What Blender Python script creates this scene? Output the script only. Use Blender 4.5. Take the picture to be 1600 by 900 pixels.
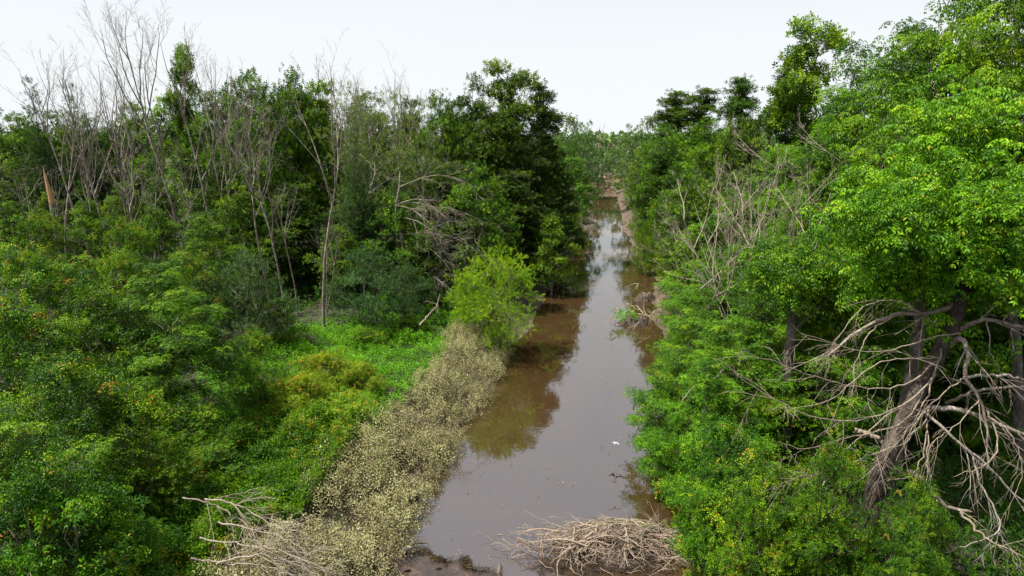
import bpy, math, random
import numpy as np
from mathutils import Vector, Matrix

for _o in list(bpy.data.objects):
    bpy.data.objects.remove(_o)
scene = bpy.context.scene
COL = scene.collection
R = math.radians

# ------------------------------------------------------------------ camera
CAM_H, PITCH, FPX = 12.0, R(12.4), 1067.0
cam_d = bpy.data.cameras.new('camera')
cam_d.lens = 36.0 * FPX / 1600.0
cam_d.sensor_width = 36.0
cam_d.clip_start = 0.2
cam_d.clip_end = 6000
cam = bpy.data.objects.new('camera', cam_d)
cam.location = (0, 0, CAM_H)
cam.rotation_euler = (math.pi / 2 - PITCH, 0, 0)
COL.objects.link(cam)
scene.camera = cam

# ------------------------------------------------------------------ light
SUN_EL, SUN_AZ = R(62), math.atan2(-0.80, -0.18)      # from the left, a little behind the camera
S = Vector((math.sin(SUN_AZ) * math.cos(SUN_EL), math.cos(SUN_AZ) * math.cos(SUN_EL), math.sin(SUN_EL)))
sun_d = bpy.data.lights.new('sun', 'SUN')
sun_d.energy = 5.0
sun_d.angle = R(0.55)
sun_d.color = (1.0, 0.955, 0.88)
sun = bpy.data.objects.new('sun', sun_d)
sun.rotation_euler = S.to_track_quat('Z', 'Y').to_euler()
sun.location = (-40, 20, 60)
COL.objects.link(sun)

world = bpy.data.worlds.new('World')
scene.world = world
world.use_nodes = True
wt = world.node_tree
wt.nodes.clear()
sky = wt.nodes.new('ShaderNodeTexSky')
sky.sky_type = 'NISHITA'
sky.sun_disc = False
sky.sun_elevation = SUN_EL
sky.sun_rotation = SUN_AZ
sky.air_density = 1.0
sky.dust_density = 3.0
wtc = wt.nodes.new('ShaderNodeTexCoord')
wmp = wt.nodes.new('ShaderNodeMapping')
wmp.inputs['Scale'].default_value = (1.2, 1.2, 5.0)
wns = wt.nodes.new('ShaderNodeTexNoise')
wns.inputs['Scale'].default_value = 1.6
wns.inputs['Detail'].default_value = 6
wrp = wt.nodes.new('ShaderNodeMapRange')
wrp.inputs['From Min'].default_value = 0.3
wrp.inputs['From Max'].default_value = 0.7
wrp.inputs['To Min'].default_value = 0.30
wrp.inputs['To Max'].default_value = 0.44
# the veil is a thin layer: it hides more of the sky the more obliquely one looks through it
wsp = wt.nodes.new('ShaderNodeSeparateXYZ')
def wmath(op, a=None, b=None):
    n = wt.nodes.new('ShaderNodeMath'); n.operation = op
    if a is not None and not hasattr(a, 'links'): n.inputs[0].default_value = a
    elif a is not None: wt.links.new(a, n.inputs[0])
    if b is not None and not hasattr(b, 'links'): n.inputs[1].default_value = b
    elif b is not None: wt.links.new(b, n.inputs[1])
    return n.outputs[0]
wmx = wt.nodes.new('ShaderNodeMixRGB')
wmx.inputs['Color2'].default_value = (4.75, 4.98, 5.08, 1)      # thin bright cloud veil
wbg = wt.nodes.new('ShaderNodeBackground')
wbg.inputs['Strength'].default_value = 0.098
wo = wt.nodes.new('ShaderNodeOutputWorld')
L = wt.links.new
L(wtc.outputs['Generated'], wmp.inputs['Vector'])
L(wmp.outputs['Vector'], wns.inputs['Vector'])
L(wns.outputs['Fac'], wrp.inputs['Value'])
L(wtc.outputs['Generated'], wsp.inputs[0])
_el = wmath('MAXIMUM', wsp.outputs['Z'], 0.04)
_od = wmath('DIVIDE', wrp.outputs['Result'], _el)
L(wmath('SUBTRACT', 1.0, wmath('EXPONENT', wmath('MULTIPLY', _od, -1.0))), wmx.inputs['Fac'])
L(sky.outputs['Color'], wmx.inputs['Color1'])
L(wmx.outputs['Color'], wbg.inputs['Color'])
L(wbg.outputs['Background'], wo.inputs['Surface'])

scene.view_settings.view_transform = 'Standard'
scene.view_settings.look = 'None'
scene.view_settings.gamma = 1.0
scene.view_settings.exposure = 1.0
scene.view_settings.use_curve_mapping = False
scene.render.engine = 'CYCLES'
scene.cycles.max_bounces = 5
scene.cycles.diffuse_bounces = 2
scene.cycles.transmission_bounces = 3

# ------------------------------------------------------------------ measuring: a ray of the camera
CP, SP = math.cos(PITCH), math.sin(PITCH)
def ray(px, py, depth):
    """the point where the sight line through photo pixel (px, py) reaches Y = depth"""
    u, v = (px - 800) / FPX, (450 - py) / FPX
    t = depth / (CP + v * SP)
    return u * t, depth, CAM_H + t * (-SP + v * CP)
def on(px, py, z=0.0):
    """the same sight line at height z"""
    u, v = (px - 800) / FPX, (450 - py) / FPX
    t = (z - CAM_H) / (-SP + v * CP)
    return u * t, t * (CP + v * SP), z

# ------------------------------------------------------------------ value noise in numpy
_nr = np.random.default_rng(7)
_NT = _nr.random((128, 128))
def vnoise(x, y, s=1.0):
    x = np.asarray(x, float) / s + 1000; y = np.asarray(y, float) / s + 1000
    xi = np.floor(x).astype(int); yi = np.floor(y).astype(int)
    fx = x - xi; fy = y - yi
    fx = fx * fx * (3 - 2 * fx); fy = fy * fy * (3 - 2 * fy)
    a = _NT[xi % 128, yi % 128]; b = _NT[(xi + 1) % 128, yi % 128]
    c = _NT[xi % 128, (yi + 1) % 128]; d = _NT[(xi + 1) % 128, (yi + 1) % 128]
    return (a * (1 - fx) + b * fx) * (1 - fy) + (c * (1 - fx) + d * fx) * fy
def sm(t):
    t = np.clip(t, 0, 1)
    return t * t * (3 - 2 * t)

# ------------------------------------------------------------------ the river's course
_left = [(520, 1100), (600, 900), (640, 820), (690, 730), (725, 665), (775, 605), (788, 545), (828, 520), (858, 450), (880, 395), (897, 362), (918, 335), (927, 312), (930, 298)]
_right = [(1180, 1100), (1130, 900), (1110, 820), (1085, 750), (1065, 700), (1060, 620), (1050, 560), (1020, 500), (1022, 440), (1002, 400), (975, 362), (968, 330), (966, 312), (962, 296)]
LE = np.array([on(a, b)[:2] for a, b in _left]); RE = np.array([on(a, b)[:2] for a, b in _right])
LE = np.vstack([[LE[0, 0] - 1.2, -60], LE, [LE[-1, 0] - 6, 166], [-60, 176], [-420, 420], [-900, 1500]])
RE = np.vstack([[RE[0, 0] + 1.2, -60], RE, [RE[-1, 0] - 1, 178], [RE[-1, 0] - 12, 184], [-55, 200], [-380, 440], [-860, 1520]])
def left_x(y): return np.interp(y, LE[:, 1], LE[:, 0]) + (vnoise(y, 0 * y + 3.0, 1.3) - .5) * .5
def right_x(y): return np.interp(y, RE[:, 1], RE[:, 0]) + (vnoise(y, 0 * y + 9.0, 1.5) - .5) * .6
def ground(x, y):
    x = np.asarray(x, float); y = np.asarray(y, float)
    d = np.maximum(left_x(y) - x, x - right_x(y))             # metres of land beyond the water's edge
    h = np.where(d > 0, 1.05 * sm((d + .05) / 2.6) + .55 * sm((d - 3) / 9) + .03 * d * (d < 1), np.maximum(-.9, d * .45))
    h = h + np.where(d > 0, (vnoise(x, y, 2.3) - .5) * .35 * sm(d / 2.5) + (vnoise(x + 50, y, .8) - .5) * .14 * sm(d / 1.0), 0)
    h = h + (vnoise(x, y + 70, 17) - .3) * .8 * sm((d - 6) / 14)
    return h
def gz(x, y): return float(ground(np.array([x]), np.array([y]))[0])

# ------------------------------------------------------------------ materials
MATS = {}
def new_mat(name):
    m = bpy.data.materials.new(name); m.use_nodes = True
    nt = m.node_tree; nt.nodes.clear()
    out = nt.nodes.new('ShaderNodeOutputMaterial')
    MATS[name] = m
    return m, nt, out
def node(nt, t, **kw):
    n = nt.nodes.new(t)
    for k, v in kw.items():
        if k in n.inputs: n.inputs[k].default_value = v
        else: setattr(n, k, v)
    return n
def ramp(nt, stops):
    r = nt.nodes.new('ShaderNodeValToRGB')
    e = r.color_ramp.elements
    while len(e) > 1: e.remove(e[-1])
    e[0].position = stops[0][0]; e[0].color = (*stops[0][1], 1)
    for p, c in stops[1:]:
        k = e.new(p); k.color = (*c, 1)
    return r
def leaf_mat(name, stops, trans=.20, rough=.46, spread=.075, yellow=1.25):
    m, nt, out = new_mat(name)
    l = nt.links.new
    at = node(nt, 'ShaderNodeAttribute', attribute_name='tint')
    oi = node(nt, 'ShaderNodeObjectInfo')
    rp = ramp(nt, stops); l(at.outputs['Fac'], rp.inputs['Fac'])
    hv = node(nt, 'ShaderNodeHueSaturation')
    mr = node(nt, 'ShaderNodeMapRange'); mr.inputs['To Min'].default_value = 1 - spread * 2.2; mr.inputs['To Max'].default_value = 1 + spread * 2.2
    mh = node(nt, 'ShaderNodeMapRange'); mh.inputs['To Min'].default_value = .5 - spread * .16; mh.inputs['To Max'].default_value = .5 + spread * .12
    ml = node(nt, 'ShaderNodeMath', operation='MULTIPLY'); ml.inputs[1].default_value = 7.3
    fr = node(nt, 'ShaderNodeMath', operation='FRACT')
    l(oi.outputs['Random'], mr.inputs['Value']); l(oi.outputs['Random'], ml.inputs[0]); l(ml.outputs[0], fr.inputs[0]); l(fr.outputs[0], mh.inputs['Value'])
    l(mr.outputs[0], hv.inputs['Value']); l(mh.outputs[0], hv.inputs['Hue']); l(rp.outputs['Color'], hv.inputs['Color'])
    pb = node(nt, 'ShaderNodeBsdfPrincipled', Roughness=rough)
    pb.inputs['Specular IOR Level'].default_value = .15
    l(hv.outputs['Color'], pb.inputs['Base Color'])
    tr = node(nt, 'ShaderNodeBsdfTranslucent')
    tc = node(nt, 'ShaderNodeMixRGB', blend_type='MULTIPLY'); tc.inputs['Fac'].default_value = 1
    tc.inputs['Color2'].default_value = (1.5 * yellow, 1.7, .45, 1)
    l(hv.outputs['Color'], tc.inputs['Color1']); l(tc.outputs['Color'], tr.inputs['Color'])
    mx = node(nt, 'ShaderNodeMixShader'); mx.inputs['Fac'].default_value = trans
    l(pb.outputs[0], mx.inputs[1]); l(tr.outputs[0], mx.inputs[2]); l(mx.outputs[0], out.inputs['Surface'])
    return m
def bark_mat(name, dark, light, lichen=None, scale=6.0, rough=.9):
    m, nt, out = new_mat(name)
    l = nt.links.new
    tc = node(nt, 'ShaderNodeTexCoord')
    mp = node(nt, 'ShaderNodeMapping'); mp.inputs['Scale'].default_value = (1, 1, .28)
    l(tc.outputs['Object'], mp.inputs['Vector'])
    n1 = node(nt, 'ShaderNodeTexNoise', Scale=scale * 2.5, Detail=6.0, Roughness=.65); l(mp.outputs[0], n1.inputs['Vector'])
    rp = ramp(nt, [(.32, dark), (.62, light)]); l(n1.outputs['Fac'], rp.inputs['Fac'])
    col = rp.outputs['Color']
    if lichen:
        n2 = node(nt, 'ShaderNodeTexNoise', Scale=2.2, Detail=5.0, Roughness=.7); l(tc.outputs['Object'], n2.inputs['Vector'])
        r2 = ramp(nt, [(.50, (0, 0, 0)), (.62, (1, 1, 1))]); l(n2.outputs['Fac'], r2.inputs['Fac'])
        mx = node(nt, 'ShaderNodeMixRGB'); mx.inputs['Color2'].default_value = (*lichen, 1)
        l(r2.outputs['Color'], mx.inputs['Fac']); l(col, mx.inputs['Color1']); col = mx.outputs['Color']
    pb = node(nt, 'ShaderNodeBsdfPrincipled', Roughness=rough); pb.inputs['Specular IOR Level'].default_value = .2
    l(col, pb.inputs['Base Color'])
    bp = node(nt, 'ShaderNodeBump', Strength=.8, Distance=.03); l(n1.outputs['Fac'], bp.inputs['Height']); l(bp.outputs[0], pb.inputs['Normal'])
    l(pb.outputs[0], out.inputs['Surface'])
    return m

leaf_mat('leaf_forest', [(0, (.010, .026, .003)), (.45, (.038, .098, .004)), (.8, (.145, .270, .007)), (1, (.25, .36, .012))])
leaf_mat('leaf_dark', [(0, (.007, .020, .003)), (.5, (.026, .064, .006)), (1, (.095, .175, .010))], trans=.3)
leaf_mat('leaf_compound', [(0, (.016, .046, .003)), (.45, (.048, .128, .004)), (.85, (.150, .295, .007)), (.97, (.25, .37, .012)), (1, (.33, .29, .02))], trans=.24)
leaf_mat('leaf_shrub', [(0, (.010, .034, .003)), (.45, (.042, .120, .003)), (.78, (.140, .275, .005)), (.9, (.25, .28, .008)), (.97, (.34, .20, .03)), (1, (.40, .13, .035))], trans=.24)
leaf_mat('leaf_mound', [(0, (.03, .075, .004)), (.4, (.10, .20, .006)), (.75, (.22, .31, .010)), (.9, (.30, .30, .015)), (1, (.42, .20, .03))], trans=.3)
leaf_mat('leaf_willow', [(0, (.045, .105, .005)), (.45, (.13, .25, .006)), (.85, (.27, .42, .010)), (1, (.34, .46, .015))], trans=.24)
leaf_mat('leaf_grey', [(0, (.020, .046, .016)), (.5, (.046, .100, .028)), (1, (.09, .16, .045))], trans=.3)
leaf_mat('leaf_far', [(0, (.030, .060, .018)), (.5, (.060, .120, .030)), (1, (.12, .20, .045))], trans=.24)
leaf_mat('leaf_sparse', [(0, (.045, .075, .015)), (.6, (.09, .15, .025)), (1, (.15, .20, .05))], trans=.24)
leaf_mat('leaf_meadow', [(0, (.03, .10, .004)), (.5, (.085, .25, .006)), (.85, (.15, .35, .008)), (1, (.25, .40, .015))], trans=.24, spread=.02)
leaf_mat('leaf_vine', [(0, (.018, .055, .006)), (.45, (.05, .135, .010)), (.75, (.14, .27, .008)), (.9, (.20, .27, .012)), (1, (.30, .18, .03))], trans=.4, spread=.02)
leaf_mat('leaf_dried', [(0, (.085, .060, .032)), (.3, (.18, .16, .078)), (.7, (.30, .275, .135)), (.94, (.42, .385, .21)), (1, (.14, .20, .05))], trans=.15, rough=.7, spread=.02, yellow=.9)
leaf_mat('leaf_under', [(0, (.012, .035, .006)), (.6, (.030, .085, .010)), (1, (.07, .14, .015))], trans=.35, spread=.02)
bark_mat('bark_grey', (.065, .050, .038), (.23, .185, .145), lichen=(.31, .28, .24))
bark_mat('bark_dark', (.030, .023, .018), (.105, .083, .066), lichen=(.15, .14, .12))
bark_mat('bark_hero', (.014, .010, .008), (.060, .044, .033), lichen=(.09, .075, .062))
bark_mat('bark_brown', (.045, .030, .022), (.15, .105, .075))
bark_mat('bark_pale', (.10, .082, .066), (.26, .225, .19), lichen=(.31, .285, .25))
bark_mat('wood_bleached', (.12, .092, .066), (.31, .25, .185), lichen=(.21, .18, .14), scale=9)
bark_mat('wood_pale', (.17, .135, .10), (.38, .32, .25), scale=9)
bark_mat('wood_twig', (.13, .095, .065), (.36, .28, .20), scale=9)
bark_mat('wood_fresh', (.32, .17, .08), (.52, .31, .16), scale=9)
bark_mat('wood_wet', (.018, .013, .010), (.07, .05, .035), scale=9, rough=.5)

# ground
m, nt, out = new_mat('ground'); l = nt.links.new
geo = node(nt, 'ShaderNodeNewGeometry')
n1 = node(nt, 'ShaderNodeTexNoise', Scale=1.1, Detail=8.0, Roughness=.7); l(geo.outputs['Position'], n1.inputs['Vector'])
n2 = node(nt, 'ShaderNodeTexNoise', Scale=14.0, Detail=6.0, Roughness=.8); l(geo.outputs['Position'], n2.inputs['Vector'])
r1 = ramp(nt, [(.3, (.016, .020, .007)), (.48, (.040, .032, .016)), (.58, (.022, .042, .008)), (.75, (.055, .044, .022))]); l(n1.outputs['Fac'], r1.inputs['Fac'])
r2 = ramp(nt, [(.3, (.35, .35, .35)), (.7, (1.5, 1.45, 1.35))]); l(n2.outputs['Fac'], r2.inputs['Fac'])
mx = node(nt, 'ShaderNodeMixRGB', blend_type='MULTIPLY'); mx.inputs['Fac'].default_value = .9
l(r1.outputs['Color'], mx.inputs['Color1']); l(r2.outputs['Color'], mx.inputs['Color2'])
sx = node(nt, 'ShaderNodeSeparateXYZ'); l(geo.outputs['Position'], sx.inputs[0])
mr = node(nt, 'ShaderNodeMapRange'); mr.inputs['From Min'].default_value = .15; mr.inputs['From Max'].default_value = 1.0; l(sx.outputs['Z'], mr.inputs['Value'])
mud = ramp(nt, [(.35, (.045, .029, .018)), (.6, (.11, .075, .045))]); l(n1.outputs['Fac'], mud.inputs['Fac'])
m2 = node(nt, 'ShaderNodeMixRGB'); l(mr.outputs[0], m2.inputs['Fac']); l(mud.outputs['Color'], m2.inputs['Color1']); l(mx.outputs['Color'], m2.inputs['Color2'])
pb = node(nt, 'ShaderNodeBsdfPrincipled', Roughness=.9); l(m2.outputs['Color'], pb.inputs['Base Color'])
bp = node(nt, 'ShaderNodeBump', Strength=1.0, Distance=.08); l(n2.outputs['Fac'], bp.inputs['Height']); l(bp.outputs[0], pb.inputs['Normal'])
l(pb.outputs[0], out.inputs['Surface'])

# muddy water
m, nt, out = new_mat('water'); l = nt.links.new
geo = node(nt, 'ShaderNodeNewGeometry')
n1 = node(nt, 'ShaderNodeTexNoise', Scale=.16, Detail=4.0, Roughness=.6, Distortion=.8); l(geo.outputs['Position'], n1.inputs['Vector'])
r1 = ramp(nt, [(.3, (.033, .018, .007)), (.7, (.046, .026, .011))]); l(n1.outputs['Fac'], r1.inputs['Fac'])
pb = node(nt, 'ShaderNodeBsdfPrincipled', Roughness=.025, IOR=3.1); l(r1.outputs['Color'], pb.inputs['Base Color'])
mp = node(nt, 'ShaderNodeMapping'); mp.inputs['Scale'].default_value = (1.0, .55, 1); l(geo.outputs['Position'], mp.inputs['Vector'])
n2 = node(nt, 'ShaderNodeTexNoise', Scale=2.2, Detail=4.0, Roughness=.55); l(mp.outputs[0], n2.inputs['Vector'])
n3 = node(nt, 'ShaderNodeTexNoise', Scale=.35, Detail=2.0); l(geo.outputs['Position'], n3.inputs['Vector'])
r3 = node(nt, 'ShaderNodeMapRange'); r3.inputs['From Min'].default_value = .42; r3.inputs['From Max'].default_value = .62; r3.inputs['To Min'].default_value = .012; r3.inputs['To Max'].default_value = .06
l(n3.outputs['Fac'], r3.inputs['Value'])
bp = node(nt, 'ShaderNodeBump', Distance=.12); l(r3.outputs[0], bp.inputs['Strength']); l(n2.outputs['Fac'], bp.inputs['Height']); l(bp.outputs[0], pb.inputs['Normal'])
l(pb.outputs[0], out.inputs['Surface'])

def plain_mat(name, stops, scale=8.0, rough=.6, bump=.3, metallic=0):
    m, nt, out = new_mat(name); l = nt.links.new
    tc = node(nt, 'ShaderNodeTexCoord')
    n = node(nt, 'ShaderNodeTexNoise', Scale=scale, Detail=6.0, Roughness=.7); l(tc.outputs['Object'], n.inputs['Vector'])
    rp = ramp(nt, stops); l(n.outputs['Fac'], rp.inputs['Fac'])
    pb = node(nt, 'ShaderNodeBsdfPrincipled', Roughness=rough); l(rp.outputs['Color'], pb.inputs['Base Color'])
    bp = node(nt, 'ShaderNodeBump', Strength=bump, Distance=.03); l(n.outputs['Fac'], bp.inputs['Height']); l(bp.outputs[0], pb.inputs['Normal'])
    l(pb.outputs[0], out.inputs['Surface'])
    return m
plain_mat('mud_wet', [(.3, (.018, .014, .012)), (.55, (.050, .036, .028)), (.75, (.15, .10, .06))], scale=1.6, rough=.22, bump=.5)
leaf_mat('litter', [(0, (.035, .022, .012)), (.5, (.10, .075, .035)), (1, (.30, .26, .12))], trans=.1, spread=.02)
plain_mat('soil_dark', [(.3, (.022, .016, .011)), (.7, (.085, .060, .040))], scale=5, rough=.9, bump=1)
plain_mat('silt_pale', [(.3, (.30, .235, .16)), (.7, (.60, .52, .40))], scale=5, rough=.8)
plain_mat('feather_dark', [(.3, (.030, .026, .022)), (.7, (.070, .060, .048))], scale=20)
plain_mat('feather_white', [(.3, (.40, .43, .47)), (.7, (.58, .60, .63))], scale=20)
plain_mat('bank_soil', [(.35, (.085, .052, .026)), (.6, (.20, .125, .065))], scale=1.3, rough=.9, bump=1)

# ------------------------------------------------------------------ mesh building
def make_mesh(name, verts, faces_arrays, mat, tint=None, smooth=True):
    """verts (n,3); faces_arrays: list of (k,c) index arrays"""
    me = bpy.data.meshes.new(name)
    verts = np.ascontiguousarray(verts, dtype=np.float32)
    me.vertices.add(len(verts)); me.vertices.foreach_set('co', verts.ravel())
    tot = sum(f.size for f in faces_arrays); nf = sum(len(f) for f in faces_arrays)
    me.loops.add(tot); me.loops.foreach_set('vertex_index', np.concatenate([f.ravel() for f in faces_arrays]).astype(np.int32))
    me.polygons.add(nf)
    lens = np.concatenate([np.full(len(f), f.shape[1]) for f in faces_arrays])
    st = np.concatenate([[0], np.cumsum(lens)[:-1]]).astype(np.int32)
    me.polygons.foreach_set('loop_start', st)
    me.polygons.foreach_set('use_smooth', np.full(nf, smooth))
    me.update(calc_edges=True)
    if tint is not None:
        a = me.attributes.new('tint', 'FLOAT', 'POINT'); a.data.foreach_set('value', np.ascontiguousarray(tint, dtype=np.float32))
    if mat: me.materials.append(MATS[mat])
    return me
def link(name, me, parent=None, **props):
    o = bpy.data.objects.new(name, me); COL.objects.link(o)
    if parent: o.parent = parent
    for k, v in props.items(): o[k] = v
    return o

class Tubes:
    """polylines with a radius per point, meshed in batches"""
    def __init__(s): s.b = {}
    def add(s, pts, rad, sides=5):
        pts = np.asarray(pts, float); rad = np.asarray(rad, float)
        s.b.setdefault((len(pts), sides), []).append((pts, rad))
    def arrays(s):
        V, F, off = [], [], 0
        for (n, k), lst in s.b.items():
            P = np.array([a for a, _ in lst]); Rr = np.array([b for _, b in lst])
            T = np.gradient(P, axis=1); T /= np.linalg.norm(T, axis=2, keepdims=True) + 1e-9
            mean = P[:, -1] - P[:, 0]
            ref = np.where((np.abs(mean[:, 2:3]) > .75 * np.linalg.norm(mean, axis=1, keepdims=True)), [[1., 0, 0]], [[0, 0, 1.]])[:, None, :]
            U = np.cross(T, np.broadcast_to(ref, T.shape)); U /= np.linalg.norm(U, axis=2, keepdims=True) + 1e-9
            W = np.cross(T, U)
            ang = np.arange(k) * 2 * math.pi / k
            ring = P[:, :, None, :] + Rr[:, :, None, None] * (U[:, :, None, :] * np.cos(ang)[None, None, :, None] + W[:, :, None, :] * np.sin(ang)[None, None, :, None])
            V.append(ring.reshape(-1, 3))
            i = np.arange(len(lst))[:, None, None] * n * k; j = np.arange(n - 1)[None, :, None] * k; q = np.arange(k)[None, None, :]
            a = i + j + q; b_ = i + j + (q + 1) % k
            F.append((np.stack([a, b_, b_ + k, a + k], -1).reshape(-1, 4) + off))
            off += len(lst) * n * k
        return (np.concatenate(V), [np.concatenate(F)]) if V else (None, None)
    def build(s, name, mat, parent=None, **props):
        V, F = s.arrays()
        if V is None: return None
        return link(name, make_mesh(name, V, F, mat), parent, **props)

def unit(v): return v / (np.linalg.norm(v, axis=-1, keepdims=True) + 1e-9)
def leaves(P, D, N, Ln, W, droop=.12, fold=.18):
    """one folded lozenge quad per leaf: (k,4,3)"""
    Sd = unit(np.cross(D, N)); N = np.cross(Sd, D)
    Ln = np.broadcast_to(np.asarray(Ln, float), (len(P),))[:, None]; W = np.broadcast_to(np.asarray(W, float), (len(P),))[:, None]
    a = P; c = P + D * Ln - N * Ln * droop
    mid = P + D * Ln * .45
    b = mid + Sd * W * .5 + N * W * fold; d = mid - Sd * W * .5 + N * W * fold
    return np.stack([a, b, c, d], 1)

def T_rosette(rng, n=7, Lf=.30, pairs=4, ll=.085, lw=.032):
    """compound leaves arching out and down from a shoot tip"""
    out = []
    for i in range(n):
        az = 2 * math.pi * (i + rng.uniform(-.3, .3)) / n
        o = np.array([math.cos(az), math.sin(az), 0]); up = np.array([0, 0, 1.])
        ln = Lf * rng.uniform(.75, 1.15); rise = rng.uniform(.05, .55)
        t = np.linspace(.22, 1, pairs + 0)
        Pp = o * (ln * t)[:, None] + up * (ln * (rise * t - (.55 + rise * .6) * t * t))[:, None]
        dz = rise - 2 * (.55 + rise * .6) * t
        Dp = unit(o[None] + up[None] * dz[:, None]); side = np.cross(Dp, up); side = unit(side)
        nn = unit(np.cross(side, Dp))
        for sg in (-1, 1):
            D = unit(side * sg * .85 + Dp * .55 - up * .42 + rng.normal(0, .12, Dp.shape))
            out.append(leaves(Pp, D, nn, ll * rng.uniform(.8, 1.15, pairs), lw))
        out.append(leaves(Pp[-1:], Dp[-1:], nn[-1:], ll, lw))
    return np.concatenate(out)
def T_frond(rng, n=3, **k):
    """a loose handful of drooping compound leaves, not a full ring"""
    T = T_rosette(rng, n + 3, **k); per = len(T) // (n + 3)
    T = T[:per * n]
    v = T.reshape(-1, 3); t = rng.uniform(-.5, .5); c, s_ = math.cos(t), math.sin(t)
    return (v @ np.array([[c, 0, s_], [0, 1, 0], [-s_, 0, c]]) + rng.normal(0, .03, 3)).reshape(T.shape)
def T_spray(rng, n=9, Lt=.26, ll=.10, lw=.055, spread=.9):
    """a twig with simple leaves, the twig along +Z"""
    t = np.linspace(.15, 1, n)
    az = np.arange(n) * 2.4 + rng.uniform(0, 6)
    P = np.stack([.03 * np.cos(az), .03 * np.sin(az), Lt * t], 1)
    D = unit(np.stack([np.cos(az) * spread, np.sin(az) * spread, .35 + .5 * t], 1) + rng.normal(0, .18, (n, 3)))
    N = unit(np.cross(np.cross(D, np.array([0, 0, 1.])), D) * -1 + rng.normal(0, .35, (n, 3)))
    N = np.where(N[:, 2:3] < 0, -N, N)
    return leaves(P, D, N, ll * rng.uniform(.7, 1.2, n), lw * rng.uniform(.8, 1.1, n))
def T_feather(rng, n=14, Lt=.5, ll=.08, lw=.022):
    """a wand with many narrow leaves along it"""
    t = np.linspace(.1, 1, n); az = np.arange(n) * 2.4 + rng.uniform(0, 6)
    bend = rng.uniform(.1, .3)
    P = np.stack([bend * Lt * t * t + .01 * np.cos(az), .01 * np.sin(az), Lt * t * (1 - .15 * t)], 1)
    D = unit(np.stack([np.cos(az) * .7 + bend, np.sin(az) * .7, .8 + 0 * t], 1) + rng.normal(0, .15, (n, 3)))
    N = unit(rng.normal(0, 1, (n, 3)) + np.array([0, 0, 1.2]))
    return leaves(P, D, N, ll * rng.uniform(.7, 1.2, n), lw)

def frames(axis, rng):
    """rotation matrices taking +Z to axis, with random spin"""
    k = len(axis); a = unit(axis)
    h = np.where(np.abs(a[:, 2:3]) < .9, [[0, 0, 1.]], [[1., 0, 0]])
    u = unit(np.cross(h, a)); w = np.cross(a, u)
    s = rng.uniform(0, 2 * math.pi, k)[:, None]
    u2 = u * np.cos(s) + w * np.sin(s); w2 = np.cross(a, u2)
    return np.stack([u2, w2, a], -1)
class Foliage:
    def __init__(s, rng): s.V, s.T, s.rng = [], [], rng
    def put(s, templates, pos, axis, scale, tint, jitter=.12):
        rng = s.rng; n = len(pos)
        if n == 0: return
        M = frames(axis, rng); scale = np.broadcast_to(scale, (n,)); tint = np.broadcast_to(tint, (n,))
        which = rng.integers(0, len(templates), n)
        for i, T in enumerate(templates):
            q = which == i
            if not q.any(): continue
            nl = len(T)
            v = np.einsum('kij,mj->kmi', M[q], T.reshape(-1, 3)) * scale[q][:, None, None] + pos[q][:, None, :]
            tt = tint[q][:, None] + rng.normal(0, jitter, (q.sum(), nl))
            s.V.append(v.reshape(-1, 3)); s.T.append(np.repeat(np.clip(tt, 0, 1).ravel(), 4))
    def mesh(s, name, mat):
        V = np.concatenate(s.V); T = np.concatenate(s.T)
        F = np.arange(len(V)).reshape(-1, 4)
        return make_mesh(name, V, [F], mat, tint=T, smooth=False)
    def build(s, name, mat, parent=None, **props): return link(name, s.mesh(name, mat), parent, **props)

def curve(p0, p1, rng, n=6, sag=0.0, wob=.06):
    p0 = np.asarray(p0, float); p1 = np.asarray(p1, float)
    t = np.linspace(0, 1, n)[:, None]; Ld = np.linalg.norm(p1 - p0)
    p = p0 + (p1 - p0) * t
    p[:, 2] += sag * Ld * (np.sin(math.pi * t[:, 0]))
    w = rng.normal(0, wob * Ld, (n, 3)) * np.sin(math.pi * t)
    return p + w

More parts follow.
